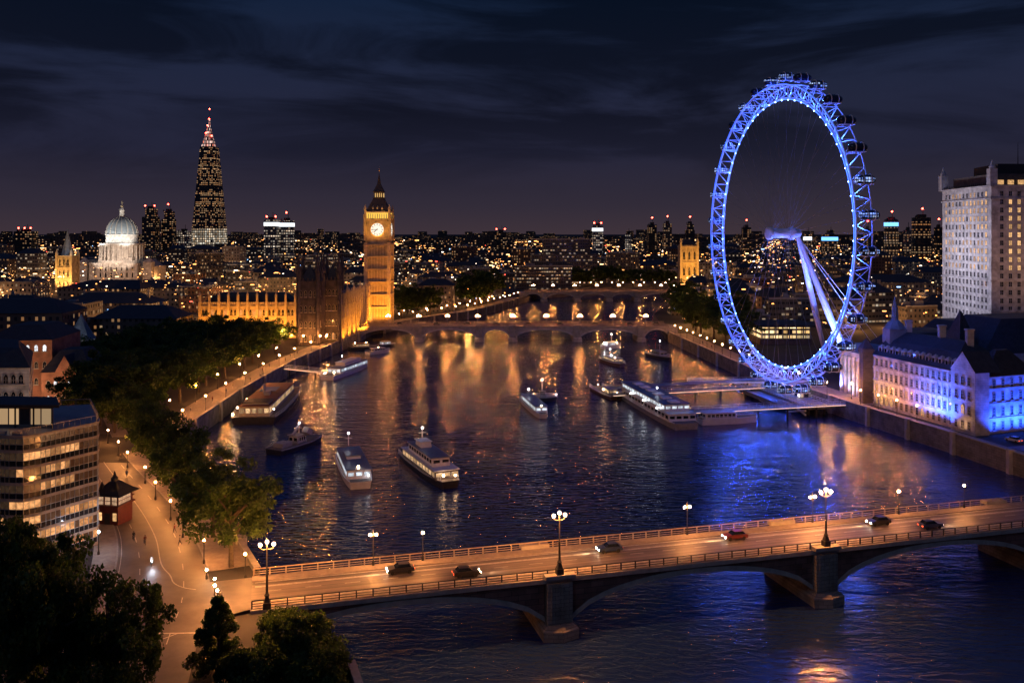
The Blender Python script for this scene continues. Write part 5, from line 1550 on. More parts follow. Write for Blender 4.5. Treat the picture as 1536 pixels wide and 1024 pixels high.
def city_building(x, y, w, d, h, kind, rf, rot, wing=0):
    nm, mt = KINDS_[kind]
    b = MB(); z1 = 5 + h
    base = rect(0, 0, w, d)
    if rf == 2:
        b.prism(base, 4.9, z1 * .72, 0, 1); b.prism(rect(w*.04, d*.06, w*.72, d*.7), z1 * .72 + .01, z1, 0, 1)
    else:
        b.prism(base, 4.9, z1, 0, 1)
    if rf == 1:
        b.frustum(rect(0, 0, w + 1, d + 1), z1 + .01, rect(0, 0, w * .55, d * .12), z1 + min(6, d * .28), 1, 1)
        for k in range(RC.randint(1, 3)): cx_ = w * RC.uniform(-.4, .4); b.box(cx_ - .8, cx_ + .8, -.6, .6, z1 + 2, z1 + min(6, d*.28) + 2, 2)
    else:
        for k in range(RC.randint(2, 5)):
            cx_, cy_ = w * RC.uniform(-.3, .3), d * RC.uniform(-.25, .3); s = RC.uniform(1.2, 3.5)
            b.box(cx_ - s, cx_ + s, cy_ - s * .7, cy_ + s * .7, z1 + .01 * k, z1 + RC.uniform(1.2, 3.4), 2)
        b.box(-w/2 - .2, w/2 + .2, -d/2 - .2, -d/2 + .5, z1 + .013, z1 + .9, 2)
    o = b.build('city_building', [mt, M['slate'], M['greymetal']], loc=(x, y, 0))
    o.rotation_euler = (0, 0, rot)
    o['category'] = 'building'; o['group'] = 'city buildings on both banks'
    dist = 'nearer' if y < 720 else ('midway' if y < 1050 else 'distant')
    tall = 'low' if h < 14 else ('medium' if h < 24 else 'tall')
    cityb.append((x / y, o, f'{dist} {tall} {ROOFK[rf]} {nm} building', zone(x, y)))
    taken.append((x, y, max(w, d)))
    return o
# the bigger ones the photo singles out
city_building(ux(846, 1000), 1010, 74, 40, 52, 2, 2, 0); city_building(ux(815, 940), 950, 60, 26, 24, 2, 0, 0.02)
city_building(ux(1330, 720), 735, 82, 26, 19, 3, 1, 0); city_building(ux(1262, 740), 755, 60, 24, 20, 0, 0, 0)
city_building(ux(190, 690), 690, 96, 22, 17, 3, 1, 0.03); city_building(ux(262, 700), 712, 30, 20, 18, 0, 0, 0)
city_building(ux(62, 520), 525, 54, 30, 18, 3, 0, 0.06); city_building(ux(160, 560), 570, 60, 26, 15, 0, 1, -0.04)
city_building(ux(30, 430), 436, 46, 30, 21, 1, 1, 0.08); city_building(ux(215, 470), 470, 44, 26, 15, 0, 1, .02)
n_try = 0
while len(cityb) < 255 and n_try < 9000:
    n_try += 1
    y = math.exp(RC.uniform(math.log(440), math.log(1550)))
    px = RC.uniform(-40, 1580); x = ux(px, y)
    w = RC.uniform(16, 44) * (1 + .35 * (y > 900)); d = RC.uniform(13, 26)
    if inriver(x, y, 26) or landmark(x, y, w) or not free(x, y, w): continue
    if px > 1400 and y < 520: continue
    if 540 < px < 790 and y < 640 and x > bank(BL, y) - 40: continue
    h = RC.uniform(9, 22) + (RC.uniform(4, 22) if y > 900 and RC.random() < .3 else 0)
    zmax = CZ - 30 * y / F                     # nothing of the low city stands above the skyline row
    h = min(h, max(8, zmax - 5)) if y < 1000 else h
    city_building(x, y, w, d, h, RC.choices((0, 1, 2, 3), (4, 2, 3, 2))[0], RC.choices((0, 1, 2), (3, 4, 2))[0], RC.uniform(-.5, .5) * (RC.random() < .6))
for k, o, desc, z in sorted(cityb, key=lambda q: q[0]):
    i = buckets.setdefault((desc, z), 0); buckets[(desc, z)] += 1
    o['_k'] = i
tot = dict(buckets)
for k, o, desc, z in sorted(cityb, key=lambda q: q[0]):
    i = o['_k']; del o['_k']
    lab = f'{desc} {z}' if tot[(desc, z)] == 1 else f'{desc} {z}, {nth(i)} from the left'
    o['label'] = lab

# everything farther out reads as one mass of roofs and lights
FAR = facade('far city fronts', (.05, .042, .04), (1, .42, .14), 2.6, 9.0, 6.0, .34, .36, .24, gang=.8, lit2=(1, .68, .4))
b = MB()
for i in range(3800):
    y = 1500 * math.exp(RC.random() ** .8 * 1.55)
    x = ux(RC.uniform(-60, 1600), y)
    w = RC.uniform(16, 60) * (y / 2200) ** .5; d = RC.uniform(14, 40); h = (RC.uniform(8, 24) + (RC.random() < .07) * RC.uniform(8, 34)) * (1 + max(0, y - 2500) / 6000)
    c, s_ = math.cos(a_ := RC.uniform(-.6, .6)), math.sin(a_)
    q = [(x + u*c - v*s_, y + u*s_ + v*c) for u, v in rect(0, 0, w, d)]
    b.prism(q, 4.9, 5 + h, 0, 1)
far = b.build('far_city', [FAR, M['slate']]); far['kind'] = 'stuff'; far['label'] = 'far off mass of dark city roofs and tiny window lights'
# the sparkle of far street lights
LT = [emit('far lights orange', (1, .36, .09), 5, False), emit('far lights warm', (1, .55, .24), 5, False), emit('far lights white', (1, .85, .65), 5, False), emit('far lights red', (1, .08, .05), 6, False), emit('far lights bluish', (.25, .5, 1), 5, False)]
b = MB()
for i in range(11000):
    y = 480 * math.exp(RC.random() ** .62 * 2.5); px = RC.uniform(-20, 1556); x = ux(px, y)
    if inriver(x, y, 8) or (95 < x < 262 and y < 520) or (-205 < x < -85 and 440 < y < 590): continue
    z = 5 + RC.choice((4, 6, 9, 12, 16, 20, 24))
    r_ = RC.choice((.22, .28, .36, .55)) * (y / 1000) ** .9
    k = RC.choices((0, 1, 2, 3, 4), (12, 9, 3, .7, .35))[0]
    w = r_ * RC.choice((1, 1, 1, 2, 3.5))
    b.box(x - w, x + w, y - r_, y + r_, z, z + r_ * 1.6, k)
cp = 0
while cp < 190:                                   # the street lamps that light the nearer blocks
    y = math.exp(RC.uniform(math.log(430), math.log(1150))); px = RC.uniform(-20, 1500); x = ux(px, y)
    if inriver(x, y, 12) or (95 < x < 262 and y < 500) or (-205 < x < -85 and 440 < y < 590) or not free(x, y, 2): continue
    z = 5 + RC.choice((7, 9, 12)); b.box(x - .35, x + .35, y - .35, y + .35, z, z + .5, 0); cp += 1
    point((x, y - .9, z - .6), RC.choice((3500, 6000, 9000)), (1, .42, .12), .3)
o = b.build('far_lights', LT); o['kind'] = 'stuff'; o['label'] = 'countless tiny street and window lights across the city'

# ------------------------------------------------------------------ trees
leafA = pmat('leaves', (.050, .085, .016), .6, .45, .35); leafB = pmat('dark leaves', (.030, .056, .012), .65, .45, .35)
for m_ in (leafA, leafB):                        # leaves let part of the light through
    t_ = m_.node_tree; pb_ = t_.nodes['Principled BSDF']; ou = t_.nodes['Material Output']
    tr_ = t_.nodes.new('ShaderNodeBsdfTranslucent'); mx_ = t_.nodes.new('ShaderNodeMixShader'); mx_.inputs[0].default_value = .4
    cl_ = t_.nodes.new('ShaderNodeVectorMath'); cl_.operation = 'MULTIPLY'; cl_.inputs[1].default_value = (1.6, 1.7, .9)
    t_.links.new(pb_.inputs['Base Color'].links[0].from_socket, cl_.inputs[0]); t_.links.new(cl_.outputs[0], tr_.inputs[0])
    t_.links.new(pb_.outputs[0], mx_.inputs[1]); t_.links.new(tr_.outputs[0], mx_.inputs[2]); t_.links.new(mx_.outputs[0], ou.inputs[0])
bark = pmat('bark', (.07, .055, .04), .9, .4, 2.0, bump=.03)
def leaves_mesh(name, clumps, size, seed, mats=(leafA, leafB)):
    rg = np.random.default_rng(seed)
    P, K = [], []
    for (cx, cy, cz, cr, n) in clumps:
        u = rg.normal(size=(n, 3)); u /= np.linalg.norm(u, axis=1)[:, None]
        rr_ = cr * rg.random(n) ** .45
        p = u * rr_[:, None] * np.array([1, 1, .78]) + np.array([cx, cy, cz])
        P.append(p); K.append(np.full(n, int(rg.random() < .45)))
    P = np.concatenate(P); K = np.concatenate(K); n = len(P)
    a = rg.normal(size=(n, 3)); a /= np.linalg.norm(a, axis=1)[:, None]
    c = rg.normal(size=(n, 3)); c -= a * np.sum(a * c, axis=1)[:, None]; c /= np.linalg.norm(c, axis=1)[:, None]
    s = size * (.6 + .8 * rg.random(n))[:, None]
    V = np.stack([P - a*s*.5, P + c*s*.32, P + a*s*.5, P - c*s*.32], 1).reshape(-1, 3)
    me = bpy.data.meshes.new(name)
    me.vertices.add(4*n); me.vertices.foreach_set('co', V.ravel())
    me.loops.add(4*n); me.loops.foreach_set('vertex_index', np.arange(4*n, dtype=np.int32))
    me.polygons.add(n); me.polygons.foreach_set('loop_start', np.arange(0, 4*n, 4, dtype=np.int32))
    for m_ in mats: me.materials.append(m_)
    me.polygons.foreach_set('material_index', K.astype(np.int32))
    me.update(calc_edges=True)
    return me
def make_tree(seed, H=18.0, RAD=8.2, trunk=5.0, ncl=90, nl=95, size=.62, shape='round'):
    rg = random.Random(seed); cl = []; tips = []
    ch = H - trunk
    for i in range(ncl):
        t = rg.random(); a = rg.uniform(0, 2*pi)
        if shape == 'round':
            ph = math.acos(1 - 2*rg.random()); lob = 1 + .20*math.sin(3*a + seed) + .14*math.sin(5*a + 2*seed + ph*3)
            q = rg.random() ** .42
            x = RAD*q*lob*math.sin(ph)*math.cos(a); y = RAD*q*lob*math.sin(ph)*math.sin(a); z = trunk*.8 + ch*.52 + ch*.46*q*math.cos(ph)*(1 + .1*math.sin(2*a))
            cr = rg.uniform(1.0, 2.1)
        elif shape == 'layered':
            z = trunk*.5 + (H - trunk*.5) * t; rr_ = RAD * (1 - t) ** .75 * rg.uniform(.35, 1.08) + .25; x = rr_*math.cos(a); y = rr_*math.sin(a); cr = rg.uniform(.5, 1.15) * (1.2 - .5*t)
        else:
            z = H * (.12 + .75 * t); rr_ = RAD * math.sqrt(max(.05, 1 - (t*1.05 - .25)**2)) * rg.random() ** .5; x = rr_*math.cos(a); y = rr_*math.sin(a); cr = rg.uniform(.6, 1.3)
        cl.append((x, y, z, cr, int(nl * rg.uniform(.6, 1.3))))
        if i % max(1, ncl // 14) == 0: tips.append((x, y, z))
    crown = leaves_mesh('crown', cl, size, seed)
    b = MB(); tr = .028 * H
    b.tube((0, 0, -1.5), (.1, 0, trunk * .9), tr, tr * .75, 8); b.tube((.1, 0, trunk*.88), (.25, .1, H * (.8 if shape != 'layered' else .96)), tr * .74, tr * .15, 7)
    for x, y, z in tips:
        z0 = min(max(trunk * .8, z - 4.5), H * .7); m_ = (x*.5, y*.5, z0 + (z - z0)*.62)
        b.tube((.1, 0, z0), m_, tr * .38, tr * .24, 5); b.tube(m_, (x, y, z), tr * .24, tr * .06, 5)
    return crown, b.mesh('trunk', [bark])
V_ = [make_tree(s, ncl=95, nl=105) for s in (1, 2, 3, 4)]
VN = [make_tree(s, H=26, RAD=10.5, trunk=8, ncl=170, nl=200, size=.55) for s in (11, 12)]
VL = make_tree(21, H=14, RAD=5.2, trunk=3, ncl=170, nl=130, size=.42, shape='layered')
VB = [make_tree(s, H=5.5, RAD=4.0, trunk=.8, ncl=90, nl=130, size=.34, shape='bush') for s in (31, 32)]
RT = random.Random(9)
def tree(v, x, y, z, sc, label, group, cat='tree', szz=1.0, name='tree'):
    r = thing(name, label, cat, (x, y, z), RT.uniform(0, 2*pi), group)
    r.scale = (sc, sc, sc * szz)
    put('crown', v[0], r); put('trunk', v[1], r)
    return r
g = 'plane trees between road and river'
for i, (x, y, s) in enumerate(((-46.5, 147, .98), (-55, 163, .86), (-67, 181, .88), (-76, 199, .86), (-87, 217, .84), (-97, 236, .86), (-108, 255, .9))):
    tree(V_[i % 4], x, y, zl(y), s, ('leafy plane tree nearest the bridge, right of the embankment road' if i == 0 else f'leafy plane tree right of the embankment road, {nth(i)} from the nearest bridge'), g, name='plane_tree')
g = 'dense trees left of the promenade'; k = 0
rows_ = []
for row, x0 in enumerate((-117, -133, -149, -166)):
    for j in range(10):
        y = 274 + j * 18 + RT.uniform(-4, 4) + row * 3; x = x0 + RT.uniform(-3, 3)
        px = CX + F * x / y
        if px < (70 if row < 3 else 100) or y > 446: continue
        if row > 0 and px < 150 and 280 < y < 330 and row > 1: continue
        rows_.append((row, x, y))
cnt = {}
for row, x, y in rows_:
    j = cnt.get(row, 0); cnt[row] = j + 1
    lab = f'dense dark tree, {nth(j)} from the near end of the ' + ('row along the promenade' if row == 0 else f'{nth(row)} row behind the promenade trees')
    tree(V_[(row + j) % 4], x, y, 5, RT.uniform(1.0, 1.22), lab, g, name='plane_tree')
g = 'street trees behind the glass office'
for i, (px, y, s) in enumerate(((118, 262, .8), (150, 272, .9), (172, 262, .8), (190, 285, .95))):
    tree(V_[i % 4], ux(px, y), y, 5, s, f'dark round tree behind the glass office, {nth(i)} from left', g, name='plane_tree')
g = 'trees on the right bank'
rowsR = [[], [], []]
for i in range(9): rowsR[0].append((bank(BR, 372 + i * 20) + 17 + RT.uniform(-1, 2), 372 + i * 20, RT.uniform(1.1, 1.3)))
for i in range(8): rowsR[1].append((bank(BR, 390 + i * 20) + 33 + RT.uniform(-2, 2), 390 + i * 20, RT.uniform(1.25, 1.6)))
for i in range(6): rowsR[2].append((bank(BR, 552 + i * 28) + 20 + RT.uniform(-2, 2), 552 + i * 28, RT.uniform(1.2, 1.5)))
for k, (row, lab) in enumerate(zip(rowsR, ('dark tree along the right promenade, {} from the wheel', 'tall dark tree in the rear row of the right bank, {} from the wheel', 'dark tree beyond the middle bridge on right bank, {} from it'))):
    row = [q for q in row if k == 2 or CX + F * q[0] / q[1] < 1118]          # the hall behind the wheel stays open to view
    for i, (x, y, s) in enumerate(row): tree(V_[(i + k) % 4], x, y, 5, s, lab.format(nth(i)), g, name='plane_tree')
g = 'trees between middle and far bridges'
lst = [(ux(px, y), y, s) for px, y, s in ((700, 705, 1.5), (722, 715, 1.65), (742, 722, 1.7), (762, 735, 1.5), (735, 760, 1.7), (602, 612, 1.35), (624, 620, 1.2), (645, 640, 1.25), (612, 650, 1.3))]
for i, (x, y, s) in enumerate(lst):
    if x > bank(BL, y) - 9: x = bank(BL, y) - 15
    tree(V_[i % 4], x, y, 5, s, (f'big dark tree in the clump left of the far bridge, {nth(i)} from left' if i < 5 else f'tree right behind the golden clock tower, {nth(i - 5)} of the group'), g, name='plane_tree')
g = 'tree belt behind the far bridge'
for i in range(16):
    px = 800 + i * 13.6; y = 985 + RT.uniform(-6, 26)
    tree(V_[i % 4], ux(px, y), y, 5, RT.uniform(.9, 1.4), f'dark tree in the belt behind the far bridge, {nth(i)} from left', g, name='plane_tree')
g = 'trees among the city blocks'
k = 0
for i in range(70):
    y = RT.uniform(520, 1200); px = RT.choice((RT.uniform(0, 430), RT.uniform(590, 1000), RT.uniform(1200, 1420))); x = ux(px, y)
    if inriver(x, y, 18) or landmark(x, y, 20) or not free(x, y, 14): continue
    tree(V_[i % 4], x, y, 5, RT.uniform(.7, 1.1), f'dark city tree {zone(x, y)}, {nth(k)} from the camera position among these', g, name='plane_tree'); k += 1
ct = [o for o in bpy.data.objects if o.get('group') == g]
byz = {}
for o in sorted(ct, key=lambda o: o.location.x / o.location.y): byz.setdefault(zone(o.location.x, o.location.y), []).append(o)
for z, l in byz.items():
    for i, o in enumerate(l): o['label'] = f'dark tree among city blocks {z}, {nth(i)} from the left'
# foreground trees and shrubs
g = 'dark foreground trees'
tree(VN[0], -49.5, 88, 8.0, .74, 'large dark tree filling the bottom left corner of the picture', g, szz=1.56, name='plane_tree')
tree(VN[1], -42.0, 92, 8.0, .56, 'dark tree just right of the large corner tree, over the road', g, szz=1.5, name='plane_tree')
tree(VN[1], -60, 106, 8.0, .6, 'dark tree behind the large corner tree, in front of glass office', g, szz=1.5, name='plane_tree')
tree(VL, -36.5, 110, 9.0, .70, 'spiky topped dark tree beside the road junction', g, name='conifer')
for i, (x, y, s, lab) in enumerate(((-27.0, 114, 1.25, 'broad leafy shrub beneath the near left end of the bridge'), (-31.5, 105, 1.15, 'dark leafy shrub left of the broad one near the conifer'), (-23.5, 107, 1.0, 'low leafy shrub at the bottom edge by the water'), (-30.5, 119, .9, 'small leafy shrub against the bridge parapet end'))):
    tree(VB[i % 2], x, y, 8.6, s, lab, 'shrubs at the bridge end', 'shrub', name='shrub')
# ------------------------------------------------------------------ boats
bw = pmat('white boat paint', (.62, .62, .64), .35, .12, .8); bd = pmat('dark hull paint', (.03, .03, .036), .4, .3, .8); bdeck = pmat('boat deck', (.16, .13, .11), .7, .3, 1.0)
bblue = pmat('blue grey roof', (.10, .14, .22), .4, .2, .8); bgrey = pmat('grey boat paint', (.28, .28, .30), .5, .2, .8); brust = pmat('rusty red roof', (.22, .08, .045), .7, .3, .7)
boatglow = emit('boat window glow', (1, .62, .3), .7, False, .6); boatcool = emit('boat window cool', (.8, .9, 1), .9, False, .5)
boatlamp = emit('boat deck lamp', (1, .62, .35), 45); boatlampw = emit('boat mast lamp', (.9, .95, 1), 50)
WMC = {}
def boat_window(w, h, m):
    key = (round(w, 2), round(h, 2), m.name)
    if key not in WMC:
        q = MB(); q.poly([(-w/2, -.02, 0), (w/2, -.02, 0), (w/2, -.02, h), (-w/2, -.02, h)], 1)
        for a, c, e, f in ((-w/2 - .05, w/2 + .05, -.06, 0.0), (-w/2 - .05, w/2 + .05, h, h + .06), (-w/2 - .05, -w/2 + .02, 0, h), (w/2 - .02, w/2 + .05, 0, h)): q.box(a, c, -.05, .08, e, f, 0)
        WMC[key] = q.mesh('window', [bw, m])
    return WMC[key]
def boat(label, stern, bow, B, h, hullm, tiers, cat='boat', name='boat', blunt=0.0, mast=None, rail=True, extras=None, lamps=(), deckm=None):
    s, e = Vector((stern[0], stern[1])), Vector((bow[0], bow[1])); L = (e - s).length; a = math.atan2(e.y - s.y, e.x - s.x); c = (s + e) / 2
    r = thing(name, label, cat, (c.x, c.y, 0), a, 'boats on the river')
    def hw(t):
        q = 1 - max(0, (t - .58) / .42) ** 2.1 * (1 - blunt); q *= min(1, .86 + t * .7)
        return max(.03, B/2*q)
    def zd(t): return h * (1 + .4 * max(0, t - .45) ** 1.6)
    n = 16; b = MB(); rings = []
    for i in range(n + 1):
        t = i / n; x = -L/2 + L*t; w = hw(t); xx = x - (0 if t < .9 else (t - .9) * 3.0)
        rings.append([(xx - (.5 if t > .95 else 0), -w*.55, -.7), (xx, -w*.9, .05), (x, -w, zd(t)), (x, w, zd(t)), (xx, w*.9, .05), (xx - (.5 if t > .95 else 0), w*.55, -.7)])
    o = len(b.v)
    for rg in rings: b.v += rg
    for i in range(n):
        for k in range(6):
            j = (k + 1) % 6
            b.f.append((o + i*6 + k, o + i*6 + j, o + i*6 + 6 + j, o + i*6 + 6 + k)); b.m.append(1 if k == 2 else 0)
    b.poly(rings[0], 0); b.poly(rings[-1][::-1], 0)
    b.build('hull', [hullm, deckm or bdeck], r)
    for sg in (-1, 1):
        g = MB()
        for i in range(n): t, t2 = i/n, (i+1)/n; g.beam((-L/2 + L*t, sg*hw(t), zd(t) + .03), (-L/2 + L*t2, sg*hw(t2), zd(t2) + .03), .22, .26)
        g.build('gunwale', bw if hullm is not bd else bgrey, r)
    z = h + .02
    for k, T in enumerate(tiers):
        x0, x1, wf, th, wm, rm, win, nw = T[:8]
        X0, X1 = -L/2 + L*x0, -L/2 + L*x1; w = B/2*wf
        sl = .35 if not (len(T) > 8) else T[8]
        ft = [(X0, -w), (X1, -w), (X1, w), (X0, w)]; tp = [(X0 + sl * .4, -w + .1), (X1 - sl * 2, -w + .1), (X1 - sl * 2, w - .1), (X0 + sl * .4, w - .1)]
        b = MB(); b.frustum(ft, z, tp, z + th); cab = b.build('cabin', wm, r)
        b = MB(); q = [(X0 - .3, -w - .25), (X1 - sl * 2 + .35, -w - .25), (X1 - sl * 2 + .35, w + .25), (X0 - .3, w + .25)]; b.prism(q, z + th + .005, z + th + .16); b.build('roof', rm, r)
        if win:
            ww = (X1 - X0 - 1.2) / nw
            wms = boat_window(ww * .78, th * .5, win)
            tilt = math.atan2(.1, th)
            for sg in (-1, 1):
                for i in range(nw):
                    xx = X0 + .6 + ww * (i + .5) - (0 if sg else 0)
                    put('window', wms, cab, (xx, sg * (w - .04), z + th * .3), 0 if sg < 0 else pi)
            ne = max(2, int(w)); we = 2*w/ne
            wme = boat_window(we * .74, th * .46, win)
            for i in range(ne):
                yy = -w + we * (i + .5)
                put('window', wme, cab, (X1 - sl * .85, yy, z + th * .32), pi/2); put('window', wme, cab, (X0 + sl * .1, yy, z + th * .32), -pi/2)
        z += th + .17
    if rail:
        g = MB()
        for i in range(n * 2):
            t = i / (n * 2)
            for sg in (-1, 1):
                x, w = -L/2 + L*t, hw(t) - .1; g.tube((x, sg*w, zd(t)), (x, sg*w, zd(t) + 1), .035, .035, 4)
                t2 = (i + 1) / (n * 2); g.tube((x, sg*w, zd(t) + 1), (-L/2 + L*t2, sg*(hw(t2) - .1), zd(t2) + 1), .035, .035, 4)
        g.build('railing', M['whitesteel'], r)
    if mast:
        x = -L/2 + L*mast[0]; b = MB(); b.tube((x, 0, z - .1), (x, 0, z + mast[1]), .12, .05); b.beam((x, -1, z + mast[1]*.6), (x, 1, z + mast[1]*.6), .08, .08); b.build('mast', bw, r)
        b = MB(); b.ball((x, 0, z + mast[1] + .15), .2); b.build('mast_lamp', boatlampw, r)
    for (t, yy, zz, mt, rr_) in lamps:
        b = MB(); b.ball((-L/2 + L*t, yy, zz), rr_, 8, 5); b.build('deck_lamp', mt, r)
    if extras: extras(r, L, z)
    return r
def wp(px, py): return on(px, py, 0)
# 1 big moored restaurant barge at the left bank
def barge_extra(r, L, z):
    b = MB(); b.box(-L*.06, L*.1, -2.6, 3.2, z + .02, z + .2); b.build('awning', pmat('blue tarpaulin', (.03, .08, .25), .6, .2, .8), r)
    b = MB(); b.tube((-L*.1, 1, z), (-L*.1, 1, z + 3), .5, .4, 10); b.build('funnel', bgrey, r); b = MB(); b.box(-L*.2, -L*.15, -2, 0, z, z + 1.2); b.build('hatch', bgrey, r)
boat('broad black hulled barge with rusty roofed lit cabin, moored at left promenade', (-86.5, 296.5), (-90.5, 352), 17, 2.6, bd,
     [(.02, .86, .60, 3.4, pmat('cream cabin', (.45, .40, .30), .6, .2, .8), brust, boatglow, 18), (.06, .2, .5, .5, bgrey, M['slate'], None, 0)], 'barge', 'moored_barge', .75, None, True, barge_extra,
     [(.02, 7, 3.4, boatlamp, .35), (.12, 6.8, 4.6, boatlamp, .3), (.4, 7, 4.6, boatlamp, .3), (.6, 6.8, 4.6, boatlamp, .3), (.02, -6.5, 5, boatlamp, .25)])
# 2 dark workboat
def crane(r, L, z):
    b = MB(); b.beam((-2, 0, z), (4, 1.5, z + 3.2), .5, .6); b.beam((2, -2, z), (3, -2, z + 1.4), 2, 2.2); b.box(-L*.4, -L*.2, -1.8, 1.8, 1.6, 2.8); b.build('deck_gear', bgrey, r)
boat('unlit dark workboat with grey gear on deck, left of the white boats', wp(410, 682), wp(478, 660), 7, 1.5, bd, [(.42, .62, .5, 2.2, bgrey, bgrey, M['glassdark'], 3)], 'workboat', 'workboat', .35, (.55, 3), False, crane)
# 3 white blunt boat
boat('white blunt bowed river boat with blue grey roof, nearest to viewer left of centre', wp(521, 690), wp(541, 734), 7.4, 1.7, bw,
     [(.06, .9, .82, 2.3, bw, bblue, boatcool, 9), (.3, .52, .5, .6, bw, bblue, None, 0)], 'boat', 'river_boat', .72, (.1, 3.2), True, None, [(.84, 0, 4.5, boatlamp, .3), (.93, 2.2, 2.9, boatlampw, .16)])
# 4 dark two deck cruiser
boat('dark hulled two deck cruise boat with white roofs, nearest at river centre', wp(614, 686), wp(676, 733), 7.4, 1.7, bd,
     [(.1, .93, .86, 2.2, pmat('cruiser side', (.10, .08, .08), .5, .2, 1), bw, boatglow, 11), (.2, .8, .66, 2.0, bw, bblue, M['glassdark'], 9), (.3, .45, .4, 1.3, bw, bw, None, 0)], 'cruise boat', 'cruise_boat', .6, (.34, 3), True, None,
     [(.05, 0, 3.4, boatlamp, .32), (.97, 1.6, 3.0, boatlamp, .26), (.96, -1.4, 3.2, boatlamp, .3), (.3, 2.6, 6.2, boatlamp, .2)])
# 5 small white boat mid river
boat('small white passenger boat with blue grey roof at mid river', wp(788, 603), wp(815, 628), 5.0, 1.5, bw, [(.08, .92, .84, 2.1, bw, bblue, boatcool, 9)], 'boat', 'river_boat', .55, (.2, 2), True, None, [(.9, 0, 3.9, boatlamp, .22)])
# 6 dark tug
boat('small dark tug with a bright mast lamp behind the mid river boat', wp(798, 601), wp(836, 601), 4.4, 1.5, bd, [(.3, .58, .6, 2.0, bgrey, bd, M['glassdark'], 3)], 'tug', 'tug_boat', .2, (.4, 4.2), True, None, [(.05, 0, 2.6, boatlamp, .22), (.95, 0, 2.4, boatlampw, .15)])
# 7 brown boat near the middle bridge
boat('brown open top boat upstream near the middle bridge, right of centre', wp(906, 541), wp(934, 551), 6.5, 1.6, pmat('brown hull', (.13, .08, .06), .5, .2, 1), [(.2, .8, .7, 1.8, bdeck, bgrey, boatglow, 6)], 'boat', 'river_boat', .4, (.35, 3), True, None, [(.3, 1, 3.6, boatlampw, .3), (.7, -1, 3.6, boatlamp, .25)])
# 8 white one beyond
boat('little white boat with bright lamps below the middle bridge', wp(904, 523), wp(930, 521), 5, 1.4, bw, [(.2, .75, .7, 2.0, bw, bw, boatcool, 5)], 'boat', 'river_boat', .3, (.5, 4), True, None, [(.1, 0, 3, boatlampw, .35), (.8, 0, 3, boatlampw, .4)])
# 9 dark moored at the right bank
boat('dark moored boat against the right quay near the middle bridge', wp(974, 533), wp(1006, 541), 6, 1.5, bd, [(.25, .7, .7, 2.0, bgrey, bblue, M['glassdark'], 4)], 'boat', 'river_boat', .25, (.5, 5), True, None, [(.1, 0, 3, boatlamp, .25)])
# 10 the long lit boat at the pier
def bigx(r, L, z):
    for i in range(6): b = MB(); b.box(-L*.4 + i*L*.13, -L*.33 + i*L*.13, -1.6, 1.6, z + .01, z + .4); b.build('skylight', M['whitesteel'], r)
boat('long white sightseeing boat with bright window row, moored at the pier', wp(948, 598), wp(1030, 645), 10.5, 2.0, bgrey,
     [(.05, .94, .9, 2.4, bw, bw, M['glassdark'], 14), (.02, .86, .84, 2.2, bw, bblue, boatcool, 16)], 'sightseeing boat', 'sightseeing_boat', .8, (.5, 2), True, bigx, [(.92, 2.4, 3.2, boatlamp, .32), (.9, -2, 3.2, boatlamp, .3), (.5, -5.1, 4.8, boatlampw, .22), (.25, -5.1, 4.8, boatlampw, .22), (.75, -5.1, 4.8, boatlampw, .22)])
# 11 white behind the footbridge
boat('plain white launch lying behind the lit footbridge', wp(1050, 636), wp(1134, 632), 5.2, 1.9, bw, [(.05, .62, .8, 1.9, bw, bw, M['glassdark'], 7)], 'boat', 'launch', .3, None, True)
# 12 white boat at left pier
boat('lit white passenger boat moored off the left gangway', wp(490, 570), wp(545, 550), 8, 1.8, bw, [(.18, .95, .82, 2.2, bw, bblue, boatcool, 10), (.35, .8, .6, 1.4, bw, bw, None, 0)], 'boat', 'river_boat', .6, (.4, 2.5), True, None, [(.03, 1.5, 2.8, boatlamp, .3), (.08, -2, 2.9, boatlamp, .35), (.95, 1, 4.5, boatlampw, .25)])
# 13 the group below the dark towers
boat('dark open barge moored below the dark gothic towers', wp(524, 525), wp(566, 523), 7, 1.7, bd, [(.15, .7, .75, 1.7, bdeck, brust, boatglow, 6)], 'barge', 'moored_barge', .5, None, False, None, [(.2, 0, 3.8, boatlamp, .3), (.6, 0, 3.8, boatlamp, .3)])
boat('small white launch beside the dark open barge near the palace', wp(551, 532), wp(584, 528), 5, 1.4, bw, [(.2, .75, .7, 1.6, bw, bw, M['glassdark'], 4)], 'boat', 'launch', .2, None, True, None, [(.5, 0, 3.3, boatlamp, .22)])
boat('low dark launch beyond the dark open barge near clock tower', wp(566, 521), wp(592, 518), 5, 1.3, bd, [(.25, .7, .7, 1.5, bgrey, bblue, boatcool, 3)], 'boat', 'launch', .2, None, False)
# 14 pontoon at the end of the covered walkway
boat('small brown pontoon boat at the river end of the covered walkway', wp(894, 583), wp(925, 600), 6.5, 1.2, pmat('brown pontoon', (.12, .07, .05), .6, .2, 1), [(.5, .85, .5, 2.0, bdeck, bgrey, boatglow, 3)], 'boat', 'pontoon_boat', .7, None, True, None, [(.1, 0, 2.2, boatlamp, .2), (.62, -2.2, 2.6, boatlamp, .28), (.9, 1, 2.4, boatlamp, .22)])

